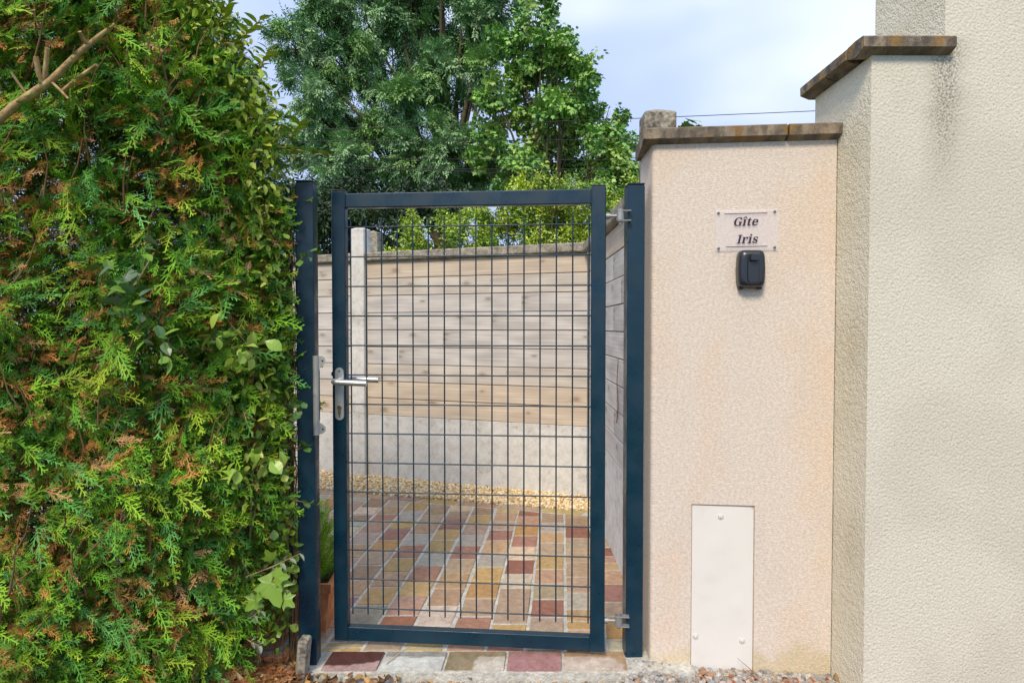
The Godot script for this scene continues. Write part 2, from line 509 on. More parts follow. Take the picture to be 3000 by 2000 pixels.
func make_paving() -> void:
	var root := Node3D.new()
	root.name = "paving"
	add_child(root)
	tag(root, "", "", "", "structure")
	var bed := bld()
	bed.box(Vector3(-1.2, YARD - 0.0535, -3.55), Vector3(3.6, 0.1, 3.13), 0.0)
	part("mortar_bed", bed.mesh(), M.mortar, root)
	# linear tones of the sandstone
	var T := {
		"t": [0.42, 0.34, 0.27], "b": [0.34, 0.25, 0.19], "r": [0.27, 0.125, 0.095], "g": [0.38, 0.40, 0.36], "y": [0.46, 0.345, 0.165], "o": [0.42, 0.27, 0.115],
		"p": [0.45, 0.31, 0.24], "c": [0.60, 0.52, 0.40], "m": [0.34, 0.19, 0.16], "e": [0.38, 0.335, 0.27], "l": [0.54, 0.51, 0.45], "k": [0.29, 0.22, 0.15], "d": [0.44, 0.33, 0.21], "v": [0.44, 0.39, 0.20]}
	# every strip: left edge at z = 2.2 in front of the eye, joints from far to near, one letter a stone
	var strips := [
		[0.332, [3.44, 3.30, 3.16, 3.017, 2.895, 2.819, 2.731, 2.581, 2.415, 2.294, 2.119, 2.04], "bterpdpmtogm"],
		[0.194, [3.52, 3.488, 3.318, 3.15, 2.991, 2.818, 2.657, 2.497, 2.35, 2.254, 2.19, 2.113, 2.04], "bbretttgdyprb"],
		[0.056, [3.56, 3.398, 3.246, 3.077, 2.913, 2.742, 2.586, 2.437, 2.285, 2.113, 2.04], "bgdeyperegy"],
		[-0.080, [3.60, 3.515, 3.348, 3.186, 3.027, 2.854, 2.689, 2.536, 2.232, 2.134, 2.04], "rpomcrltympp"],
		[-0.215, [3.64, 3.594, 3.419, 3.279, 3.115, 2.936, 2.769, 2.607, 2.447, 2.292, 2.129, 2.04], "vdtmdgyotmpb"],
		[-0.357, [3.68, 3.538, 3.388, 3.195, 3.039, 2.864, 2.695, 2.539, 2.377, 2.214, 2.105, 2.067, 2.04], "bytgmtdbldyvo"],
		[-0.496, [3.72, 3.612, 3.461, 3.289, 3.128, 2.955, 2.783, 2.614, 2.464, 2.299, 2.138, 2.04], "cbmyygmyprep"],
		[-0.634, [3.80, 3.76, 3.707, 3.538, 3.388, 3.214, 3.056, 2.876, 2.709, 2.554, 2.385, 2.214, 2.105, 2.066, 2.04], "ttbtpgmypygeeym"],
		[-0.772, [3.85, 3.788, 3.612, 3.451, 3.299, 3.124, 2.959, 2.79, 2.626, 2.464, 2.33, 2.2, 2.04], "pygymotkdmpebt"],
		[-0.910, [3.90, 3.873, 3.713, 3.56, 3.44, 3.223, 3.064, 2.876, 2.709, 2.56, 2.4, 2.22, 2.04], "gtdmpedpmygbt"],
		[-1.048, [3.92, 3.859, 3.695, 3.538, 3.43, 3.328, 3.177, 3.0, 2.86, 2.7, 2.5, 2.3, 2.04], "tbckgcmtydgep"],
		[-1.186, [3.95, 3.93, 3.788, 3.606, 3.45, 3.3, 3.15, 3.0, 2.8, 2.65, 2.45, 2.25, 2.04], "mgpdtybgmtpyd"]]
	for s in 8:
		var js := [4.0 + s * 0.05]
		var code := ""
		while js[js.size() - 1] > 2.2:
			js.append(js[js.size() - 1] - rf(0.11, 0.2))
			code += "tbrgyopcmekd"[rng.randi() % 12]
		strips.append([-1.324 - s * 0.138, js, code + "t"])
	# the far edge of the paving runs askew, along the gravel
	var edge := func(x: float) -> float: return 3.616 + (0.449 - x) * 0.2735 - 0.1
	for st in strips:
		var js: Array = st[1]
		var first := true
		for i in js.size() - 1:
			var z1: float = js[i]
			var z0: float = js[i + 1]
			var xl := func(z: float) -> float: return st[0] + 0.083 * (z - 2.2)
			var w := 0.138
			if z0 > edge.call(xl.call(z0) + w * 0.5) - 0.02:
				continue
			var zl := z1
			var zr := z1
			if first:   # cut to the skew line
				zl = edge.call(xl.call(z1)); zr = edge.call(xl.call(z1) + w)
				first = false
			var gap := 0.0055
			var poly := [Vector2(xl.call(z0) + gap, z0 + gap), Vector2(xl.call(z0) + w - gap, z0 + gap), Vector2(xl.call(zr) + w - gap, zr - gap), Vector2(xl.call(zl) + gap, zl - gap)]
			paver(root, poly, T[st[2][i % st[2].length()]], 0.0)
	# a course of cut stones along the gravel
	var x := 0.40
	var k := 0
	while x > -2.3:
		var len := rf(0.17, 0.27)
		var e0: float = edge.call(x) + 0.008
		var e1: float = edge.call(x - len) + 0.008
		var poly := [Vector2(x - len + 0.005, e1), Vector2(x - 0.005, e0), Vector2(x + 0.045, e0 + 0.082), Vector2(x - len + 0.055, e1 + 0.082)]
		paver(root, poly, T["vtbyb"[k] if k < 5 else "tbdgem"[rng.randi() % 6]], 0.0)
		x -= len
		k += 1
	# the step in front: six larger stones bedded on mortar
	var step := Node3D.new()
	step.name = "stone_step"
	add_child(step)
	tag(step, "", "", "", "structure")
	var sb := bld()
	sb.box(Vector3(-0.13, -0.04, -2.052), Vector3(1.05, 0.118, 0.112), 0.012)
	part("mortar_bed", sb.mesh(), M.mortar, step)
	var sx := [-0.612, -0.428, -0.220, -0.022, 0.162, 0.372]
	var wn := noise(97, 9.0, 4)
	for i in 5:
		step_stone(step, sx[i] + 0.005, sx[i + 1] - 0.005, i, wn)

func step_stone(root: Node3D, x0: float, x1: float, which: int, wn: FastNoiseLite) -> void:
	# dried and still wet patches of the five stones: [dry, wet]
	var tone: Array = [[Color(0.50, 0.36, 0.36), Color(0.115, 0.052, 0.047)], [Color(0.66, 0.70, 0.69), Color(0.34, 0.36, 0.36)], [Color(0.64, 0.61, 0.54), Color(0.32, 0.27, 0.18)], [Color(0.46, 0.26, 0.265), Color(0.40, 0.22, 0.20)], [Color(0.66, 0.58, 0.51), Color(0.44, 0.31, 0.19)]][which]
	var nx := 22
	var nz := 12
	var b := bld(true)
	var pos := func(i: int, j: int) -> Vector3:
		var s := float(i) / nx
		var t := float(j) / nz
		var z := lerpf(1.925, 2.03, t)
		var x := lerpf(x0, x1, s) + 0.007 * t
		var y := YARD + 0.004 + wn.get_noise_2d(x * 2.0, z * 2.0) * 0.0015
		if j == 0:
			z += wn.get_noise_2d(x * 6.0, 3.0) * 0.004
			y -= 0.004
		return Vector3(x * K, y, -z * K)
	var shade := func(i: int, j: int) -> Color:
		var s := float(i) / nx
		var t := float(j) / nz
		var n := wn.get_noise_2d(lerpf(x0, x1, s), lerpf(1.925, 2.03, t)) * 0.5
		var wet := 0.0
		if which == 0: wet = t - 0.18 - 0.45 * smoothstep(0.6, 1.0, s) * (1.0 - t * 0.8) + n * 0.35
		elif which == 1: wet = t - 0.68 + n * 0.3
		elif which == 2: wet = maxf(t * 0.9 - 0.62, 0.38 - s + 0.25 * t) + n * 0.3
		elif which == 3: wet = t - 0.8 + n * 0.6
		else: wet = maxf(t - 0.66 - 0.1 * s, s * 1.3 - 1.15 + 0.2 * t) + n * 0.4
		var c: Color = (tone[0] as Color).lerp(tone[1], smoothstep(-0.025, 0.025, wet))
		return c * (1.0 + n * 0.35)
	for i in nx:
		for j in nz:
			var q := [pos.call(i, j), pos.call(i + 1, j), pos.call(i + 1, j + 1), pos.call(i, j + 1)]
			var c := [shade.call(i, j), shade.call(i + 1, j), shade.call(i + 1, j + 1), shade.call(i, j + 1)]
			for k in [0, 2, 1, 0, 3, 2]:
				b.vert(q[k], Vector3.UP, Vector2.ZERO, c[k])
	for i in nx:
		b.col = tone[0] * 0.85
		var a0: Vector3 = pos.call(i, 0)
		var a1: Vector3 = pos.call(i + 1, 0)
		b.quad(a0, a1, a1 + Vector3(0, -0.022, 0.002), a0 + Vector3(0, -0.022, 0.002), Vector3.BACK)
	for j in nz:
		for e in [0, nx]:
			var a0: Vector3 = pos.call(e, j)
			var a1: Vector3 = pos.call(e, j + 1)
			b.quad(a0, a1, a1 + Vector3(0, -0.02, 0), a0 + Vector3(0, -0.02, 0), Vector3.LEFT if e == 0 else Vector3.RIGHT)
	part("paver", b.mesh(), M.stone, root)

func paver(root: Node3D, poly: Array, tone: Array, lift: float, per_side := 2) -> void:
	var rim := []
	for i in 4:
		var a: Vector2 = poly[i] * K
		var b: Vector2 = poly[(i + 1) % 4] * K
		for s in per_side:
			var p := a.lerp(b, float(s) / per_side)
			rim.append(p + Vector2(rf(-0.002, 0.002), rf(-0.002, 0.002)))
	var mid := Vector2.ZERO
	for p in rim:
		mid += p / rim.size()
	var y := YARD + lift + rf(-0.0015, 0.0015)
	var v := rf(1.1, 1.32)
	tone = [lerpf(tone[0], 0.46, 0.12), lerpf(tone[1], 0.38, 0.12), lerpf(tone[2], 0.31, 0.12)]
	var base := Color(tone[0] * v * 1.06, tone[1] * v * rf(0.96, 1.04), tone[2] * v * rf(0.84, 0.98))
	var bl := bld(true)
	bl.col = base
	var tilt := Vector2(rf(-0.008, 0.008), rf(-0.008, 0.008))
	var top := func(p: Vector2) -> Vector3:
		return Vector3(p.x, y + (p - mid).dot(tilt), -p.y)
	for i in rim.size():
		var a: Vector2 = rim[i]
		var b: Vector2 = rim[(i + 1) % rim.size()]
		var ai := a + (mid - a).normalized() * 0.0045
		var bi := b + (mid - b).normalized() * 0.0045
		bl.tri(top.call(mid), top.call(ai), top.call(bi), Vector3.UP)
		var out := Vector3((a + b).x * 0.5 - mid.x, 0, -((a + b).y * 0.5 - mid.y))
		var lo := Vector3(0, -0.004, 0)
		bl.quad(top.call(ai), top.call(bi), top.call(b) + lo, top.call(a) + lo, out + Vector3(0, 0.05, 0))
		bl.quad(top.call(a) + lo, top.call(b) + lo, top.call(b) - Vector3(0, 0.03, 0), top.call(a) - Vector3(0, 0.03, 0), out)
	part("paver", bl.mesh(), M.stone, root)

# ------------------------------------------------------------------ rendered walls
func wall_tex(sd: int, w: int, h: int, tint: Callable) -> ImageTexture:
	var out := PackedByteArray()
	out.resize(w * h * 3)
	for y in h:
		for x in w:
			var c: Color = tint.call(float(x) / w, float(y) / h, x, y)
			var i := (y * w + x) * 3
			out[i] = clampi(int(c.r * 255), 0, 255); out[i + 1] = clampi(int(c.g * 255), 0, 255); out[i + 2] = clampi(int(c.b * 255), 0, 255)
	return ImageTexture.create_from_image(Image.create_from_data(w, h, false, Image.FORMAT_RGB8, out))

func make_walls() -> void:
	# --- the lower, pink-beige wall that carries the name plate
	var L := Vector2(0.468, 2.06)      # plan: x, distance
	var R := Vector2(1.0530, 2.0035)
	var len := L.distance_to(R)
	var wall := thing("rendered_garden_wall", "low pink beige rendered wall carrying the name plate and key box", "wall", Vector3(L.x, 0, -L.y), -atan2(L.y - R.y, R.x - L.x))
	wall.rotation.y = -atan2(L.y - R.y, R.x - L.x)
	var nA := noise(401, 0.010, 4)
	var nB := noise(402, 0.004, 3)
	var nC := noise(403, 0.12, 2)
	var body_tex := wall_tex(1, 384, 1024, func(u: float, v: float, x: int, y: int) -> Color:
		var a := nA.get_noise_2d(x, y * 0.6)
		var b := nB.get_noise_2d(x * 1.2, y * 0.7 + 900)
		var c := Color(0.845, 0.800, 0.757)
		c = c.lerp(Color(0.848, 0.785, 0.722), smoothstep(0.0, 0.55, b + 0.45 * smoothstep(0.78, 0.97, u + a * 0.25)))
		c = c.lerp(Color(0.825, 0.787, 0.748), 0.6 * smoothstep(-0.05, 0.6, a + (v - 0.55) * 0.4))
		c = c.lerp(Color(0.76, 0.70, 0.54), 0.5 * smoothstep(0.94, 0.985, v + a * 0.05))
		return c * (1.0 + nC.get_noise_2d(x, y) * 0.07))
	var bm := mat(Color.WHITE, 0.95, 0.0, 0.25)
	bm.albedo_texture = body_tex
	bm.heightmap_enabled = true
	var pr := [noise(411, 0.105, 5), noise(412, 0.22, 2)]
	bm.heightmap_texture = wall_tex(2, 768, 2048, func(_u: float, _v: float, x: int, y: int) -> Color:
		var t: float = 0.5 + pr[0].get_noise_2d(x * 0.9, y * 1.3) * 0.55 + pr[1].get_noise_2d(x, y) * 0.3
		return Color(t, t, t))
	bm.heightmap_scale = 0.2
	M.pink = bm
	var top := 1.765
	var b := bld()
	var ch := 0.014
	# front with the niche of the meter cover, built as a frame round the opening
	var n0 := 0.135; var n1 := 0.341; var ny := 0.566; var deep := 0.009
	var f := func(x0: float, y0: float, x1: float, y1: float, z := 0.0) -> void:
		b.quad(Vector3(x0, y0, z), Vector3(x1, y0, z), Vector3(x1, y1, z), Vector3(x0, y1, z), Vector3.BACK, Vector2(x0 / len, 1.0 - y0 / 1.8), Vector2(x1 / len, 1.0 - y0 / 1.8), Vector2(x1 / len, 1.0 - y1 / 1.8), Vector2(x0 / len, 1.0 - y1 / 1.8))
	f.call(ch, -0.1, n0, top); f.call(n1, -0.1, len, top); f.call(n0, ny, n1, top); f.call(n0, -0.1, n1, ny, -deep)
	var e := func(p: Vector3, q: Vector3, o: Vector3) -> void:
		b.quad(p, q, q + Vector3(0, 0, -deep), p + Vector3(0, 0, -deep), o, Vector2(0.3, 0.7), Vector2(0.3, 0.9), Vector2(0.31, 0.9), Vector2(0.31, 0.7))
	e.call(Vector3(n0, -0.1, 0), Vector3(n0, ny, 0), Vector3.RIGHT); e.call(Vector3(n1, -0.1, 0), Vector3(n1, ny, 0), Vector3.LEFT); e.call(Vector3(n0, ny, 0), Vector3(n1, ny, 0), Vector3.DOWN)
	# rounded corner and the end that faces the gate
	var turn := -wall.rotation.y
	var endv := Vector3(0, 0, -0.19).rotated(Vector3.UP, turn)
	var c0 := Vector3(ch, 0, 0)
	var c2 := endv.normalized() * ch
	var prev := c0
	var pn := Vector3.BACK
	for i in range(1, 5):
		var t := i / 4.0
		var q := c0.lerp(Vector3.ZERO, t).lerp(Vector3.ZERO.lerp(c2, t), t)
		var qn := Vector3.BACK.slerp(Vector3.LEFT, t)
		b.squad(prev + Vector3(0, -0.1, 0), q + Vector3(0, -0.1, 0), q + Vector3(0, top, 0), prev + Vector3(0, top, 0), pn, qn, qn, pn, Vector2(0.0, 1.05), Vector2(0.02 * t, 1.05), Vector2(0.02 * t, 0.02), Vector2(0, 0.02))
		prev = q; pn = qn
	b.quad(c2 + Vector3(0, -0.1, 0), endv + Vector3(0, -0.1, 0), endv + Vector3(0, top, 0), c2 + Vector3(0, top, 0), Vector3.LEFT, Vector2(0.05, 1.0), Vector2(0.38, 1.0), Vector2(0.38, 0.02), Vector2(0.05, 0.02))
	b.quad(endv + Vector3(0, -0.1, 0), Vector3(len, -0.1, -0.2), Vector3(len, top, -0.2), endv + Vector3(0, top, 0), Vector3.FORWARD, Vector2(0, 1), Vector2(1, 1), Vector2(1, 0), Vector2(0, 0))
	b.quad(Vector3(ch, top, 0), Vector3(len, top, 0), Vector3(len, top, -0.2), endv + Vector3(0, top, 0), Vector3.UP)
	part("wall_body", b.mesh(), bm, wall)
	# coping of two stones with a joint, splayed underneath
	for s in [[-0.035, 0.425], [0.428, len + 0.012]]:
		coping(wall, Vector3(s[0], top, 0.03), s[1] - s[0], 0.262, 0.048)
	# --- the cream roughcast wall behind: a lower pier and the tall house wall flush with it
	var xq := 1.0555
	var zf := 1.82
	var house := thing("roughcast_house_wall", "tall cream roughcast wall with a lower coped pier at its end", "wall", Vector3(xq, 0, -zf))
	var hn := noise(431, 0.012, 4)
	var hn2 := noise(432, 0.30, 2)
	var hn3 := noise(433, 0.004, 3)
	var lumps := noise(21, 0.21, 5)
	# front face: texture of 2.0 m x 4.1 m; grime runs down in the corner under the end of the coping
	var ft := wall_tex(3, 900, 1640, func(_u: float, _v: float, x: int, y: int) -> Color:
		var px := x / 900.0 * 2.2
		var py := 4.0 - y / 1640.0 * 4.1      # metres above the ground: 4 at the top row, -0.1 at the last
		var g: float = hn2.get_noise_2d(x, y)
		var c := Color(0.795, 0.780, 0.730).lerp(Color(0.825, 0.812, 0.765), smoothstep(-0.3, 0.3, hn3.get_noise_2d(x, y)))
		c = c.lerp(Color(0.66, 0.61, 0.50), smoothstep(0.12, 0.5, lumps.get_noise_2d(x * 1.7 + 4000.0, y * 1.7)) * 0.5)   # ochre sand grains in the render
		var d := absf(px - 0.215 - 0.02 * hn.get_noise_2d(0, y * 2.0)) / (0.045 + 0.02 * hn.get_noise_2d(x, y))
		var run := smoothstep(1.45, 1.93, py) * (1.0 if py < 2.01 else 0.0)
		c = c.lerp(Color(0.30, 0.29, 0.27), clampf(exp(-d * d) * run * (0.22 + g * 1.1), 0, 0.6))
		return c * (1.0 + g * 0.06))
	var fm := mat(Color.WHITE, 0.95, 0.0, 0.25)
	fm.albedo_texture = ft
	fm.heightmap_enabled = true
	fm.heightmap_texture = wall_tex(4, 1100, 2048, func(_u: float, _v: float, x: int, y: int) -> Color:
		var t: float = 0.5 + lumps.get_noise_2d(x * 0.82, y * 0.95) * 0.62 + hn2.get_noise_2d(x * 0.6, y * 0.6) * 0.16
		return Color(t, t, t))
	fm.heightmap_scale = 0.24
	var midtop := 1.955
	var cx := 0.2135
	var tall := 5.2
	b = bld()
	var uvf := func(x: float, y: float) -> Vector2: return Vector2(x / 2.2, (4.0 - y) / 4.1)
	var fq := func(bb: Bld, x0: float, y0: float, x1: float, y1: float) -> void:
		bb.quad(Vector3(x0, y0, 0), Vector3(x1, y0, 0), Vector3(x1, y1, 0), Vector3(x0, y1, 0), Vector3.BACK, uvf.call(x0, y0), uvf.call(x1, y0), uvf.call(x1, y1), uvf.call(x0, y1))
	fq.call(b, 0.0, -0.1, cx, midtop)
	part("pier_face", b.mesh(), fm, house)
	b = bld()
	fq.call(b, cx, -0.1, 2.2, 4.0)
	part("wall_face", b.mesh(), fm, house)
	b = bld()
	b.quad(Vector3(0, -0.1, 0), Vector3(0, -0.1, -0.335), Vector3(0, midtop, -0.335), Vector3(0, midtop, 0), Vector3.LEFT)
	b.quad(Vector3(0, -0.1, -0.335), Vector3(cx, -0.1, -0.335), Vector3(cx, midtop, -0.335), Vector3(0, midtop, -0.335), Vector3.FORWARD)
	b.quad(Vector3(0, midtop, 0), Vector3(cx, midtop, 0), Vector3(cx, midtop, -0.335), Vector3(0, midtop, -0.335), Vector3.UP)
	part("pier_side", b.mesh(), M.cream, house)
	b = bld()
	b.quad(Vector3(cx, midtop, 0), Vector3(cx, midtop, -0.35), Vector3(cx, tall, -0.35), Vector3(cx, tall, 0), Vector3.LEFT)
	b.quad(Vector3(cx, -0.1, -0.35), Vector3(6, -0.1, -0.35), Vector3(6, tall, -0.35), Vector3(cx, tall, -0.35), Vector3.FORWARD)
	b.quad(Vector3(cx, tall, 0), Vector3(6, tall, 0), Vector3(6, tall, -0.35), Vector3(cx, tall, -0.35), Vector3.UP)
	b.quad(Vector3(2.2, -0.1, 0), Vector3(6, -0.1, 0), Vector3(6, tall, 0), Vector3(2.2, tall, 0), Vector3.BACK)
	b.quad(Vector3(cx, 4.0, 0), Vector3(2.2, 4.0, 0), Vector3(2.2, tall, 0), Vector3(cx, tall, 0), Vector3.BACK)
	b.quad(Vector3(6, -0.1, 0), Vector3(6, -0.1, -0.35), Vector3(6, tall, -0.35), Vector3(6, tall, 0), Vector3.RIGHT)
	part("wall_side", b.mesh(), M.cream, house)
	# coping of the pier: a front stone and two stones along its side
	coping(house, Vector3(-0.044, midtop, 0.032), 0.272, 0.09, 0.044)
	for s in [[-0.06, -0.187], [-0.19, -0.357]]:
		var o := coping(house, Vector3.ZERO, absf(s[1] - s[0]), 0.25, 0.044)
		o.rotation.y = PI / 2
		o.position = Vector3(-0.044 + 0.25, midtop + 0.0005, s[0])
		o.rotation.y = -PI / 2
		o.position = Vector3(-0.044, midtop + 0.0005, s[1])

func coping(parent: Node3D, at: Vector3, len: float, depth: float, thick: float) -> MeshInstance3D:
	# a cast stone with a splayed underside; its front lower left corner is at `at`, it runs along +x and back along -z
	var b := bld()
	var j := 0.002
	var prof := [Vector2(0.03, 0.0), Vector2(0.012, 0.008), Vector2(0.0, 0.012), Vector2(0.0, thick - 0.004), Vector2(0.004, thick), Vector2(depth * 0.5, thick + 0.003), Vector2(depth - 0.004, thick), Vector2(depth, thick - 0.004), Vector2(depth, 0.012), Vector2(depth - 0.03, 0.0)]
	var cuts := 10
	var rows := []
	for i in cuts + 1:
		var x := lerpf(j, len - j, float(i) / cuts)
		var row := []
		for p in prof:
			row.append(Vector3(x, p.y + rf(-0.0003, 0.0003), -p.x + rf(-0.0003, 0.0003)))
		rows.append(row)
	var c := Vector3(0, thick * 0.5, -depth * 0.5)
	for i in cuts:
		for k in prof.size():
			var k2 := (k + 1) % prof.size()
			var m: Vector3 = (rows[i][k] + rows[i][k2]) * 0.5 - c
			m.x = 0
			m.z *= 0.1
			b.quad(rows[i][k], rows[i + 1][k], rows[i + 1][k2], rows[i][k2], m.normalized() * 0.5 + Vector3(0, 0, signf((rows[i][k].z + rows[i][k2].z) * 0.5 - c.z) * (1.0 if absf(rows[i][k].z - rows[i][k2].z) < 0.02 else 0.0)))
	for e in [0, cuts]:
		for k in range(1, prof.size() - 1):
			b.tri(rows[e][0], rows[e][k], rows[e][k + 1], Vector3.LEFT if e == 0 else Vector3.RIGHT)
	var o := part("coping_stone", b.mesh(), M.coping, parent)
	o.position = at
	return o

# ------------------------------------------------------------------ timber and concrete fences
func board_mesh(len: float, high: float, sd: int) -> ArrayMesh:
	var b := bld()
	b.box(Vector3(len * 0.5, high * 0.5, -0.014), Vector3(len, high - 0.005, 0.028), 0.0025)
	b.box(Vector3(len * 0.5, 0.0, -0.020), Vector3(len, 0.014, 0.010))   # the tongue in the joint
	var r := RandomNumberGenerator.new()
	r.seed = sd
	var du := r.randf()
	var dv := r.randf()
	for i in b.uv.size():
		b.uv[i] += Vector2(du * 7.0, dv * 0.02)
	return b.mesh()

func post_mesh(w: float, d: float, high: float) -> ArrayMesh:
	var b := bld()
	b.box(Vector3(0, high * 0.5 - 0.06, 0), Vector3(w, high + 0.12 - 0.012, d), 0.006)
	var t := high - 0.006
	var q := [Vector3(-w / 2 + 0.006, t, d / 2 - 0.006), Vector3(w / 2 - 0.006, t, d / 2 - 0.006), Vector3(w / 2 - 0.006, t, -d / 2 + 0.006), Vector3(-w / 2 + 0.006, t, -d / 2 + 0.006)]
	for i in 4:
		b.tri(q[i], q[(i + 1) % 4], Vector3(0, high + 0.016, 0), (q[i] + q[(i + 1) % 4]) * Vector3(1, 0, 1) + Vector3(0, 0.05, 0))
	return b.mesh()

func fence_panel(root: Node3D, x0: float, x1: float, tint_rows: Array) -> void:
	var lo := 0.498
	var pitch := 0.1278
	var len := x1 - x0
	for i in 9:
		var o := part("board", board_mesh(len, pitch, int(x0 * 100) + i * 13 + 5000), M.board[tint_rows[i]], root)
		o.position = Vector3(x0, lo + i * pitch, rf(-0.0015, 0.0015))
	var b := bld()
	b.box(Vector3(x0 + len * 0.5, (lo + 0.02) * 0.5 - 0.06, -0.02), Vector3(len, lo + 0.1, 0.04), 0.004)
	part("base_panel", b.mesh(), M.concrete, root)
	b = bld()
	b.box(Vector3(x0 + len * 0.5, lo + 9 * pitch + 0.034, -0.005), Vector3(len, 0.064, 0.085), 0.012)
	part("coping_board", b.mesh(), M.old_concrete, root)

func make_fences() -> void:
	var back := thing("timber_fence", "weathered timber and concrete panel fence across the back of the yard", "fence", Vector3(-1.092, 0, -4.63), -0.3482)
	fence_panel(back, 0.0, 1.69, [2, 2, 1, 0, 0, 0, 0, 1, 2])
	fence_panel(back, -2.6, -0.118, [2, 1, 0, 0, 0, 0, 0, 1, 1])
	var p := part("concrete_post", post_mesh(0.118, 0.10, 1.90), M.concrete, back)
	p.position = Vector3(-0.059, 0, -0.008)
	p = part("concrete_post", post_mesh(0.118, 0.10, 1.90), M.concrete, back)
	p.position = Vector3(-2.66, 0, -0.008)
	var old := thing("concrete_post", "lichen covered concrete post standing behind the timber fence post", "post", Vector3(-1.118, 0, -4.98), -0.3)
	part("shaft", post_mesh(0.12, 0.1, 1.92), M.old_concrete, old)
	var side := thing("side_fence", "grey timber and concrete panel fence between the gate and the house", "fence", Vector3(0.503, 0, -4.06), -PI / 2)
	side.rotation.y = -PI / 2
	# local +x runs towards the eye, local +z faces the yard
	fence_panel(side, 0.0, 1.70, [0, 0, 0, 0, 0, 0, 0, 0, 2])
	p = part("concrete_post", post_mesh(0.10, 0.118, 1.955), M.old_concrete, side)
	p.position = Vector3(1.75, 0, -0.04)
	# a piece of cord on a nail
	var cord := thing("cord", "short dark cord hanging from a nail on the side fence", "cord", Vector3(0.498, 0.0, -2.86))
	var b := bld()
	var pts := []
	for i in 9:
		var t := i / 8.0
		pts.append(Vector3(-0.003 - 0.004 * sin(t * 5.0), 1.005 - t * 0.25, -0.03 * t * t + 0.004 * sin(t * 9.0)))
	b.tube(pts, [0.0022], 6)
	part("strand", b.mesh(), M.twig, cord)
	b = bld()
	b.tube([Vector3(0.0, 1.005, 0), Vector3(-0.012, 1.008, 0)], [0.003], 6)
	part("nail", b.mesh(), M.galv, cord)
	b = bld()
	var q: Vector3 = pts[8]
	b.tube([q, q + Vector3(-0.002, -0.02, -0.008), q + Vector3(-0.003, -0.05, -0.012), q + Vector3(-0.003, -0.03, 0.004), q], [0.002], 6)
	b.box(q + Vector3(-0.002, 0, 0), Vector3(0.008, 0.012, 0.008), 0.002)
	part("knot", b.mesh(), M.twig, cord)

# ------------------------------------------------------------------ gate
func gate_post(label: String, at: Vector3, turn: float, high: float) -> Node3D:
	var t := thing("gate_post", label, "gate post", at, turn, "gate posts")
	var b := bld()
	b.box(Vector3(0, high * 0.5 - 0.1, 0), Vector3(0.0585, high + 0.2 - 0.008, 0.0585), 0.0035)
	part("post", b.mesh(), M.paint, t)
	b = bld()
	b.box(Vector3(0, high - 0.001, 0), Vector3(0.0585, 0.006, 0.0585), 0.002)
	part("end_cap", b.mesh(), M.black, t)
	return t

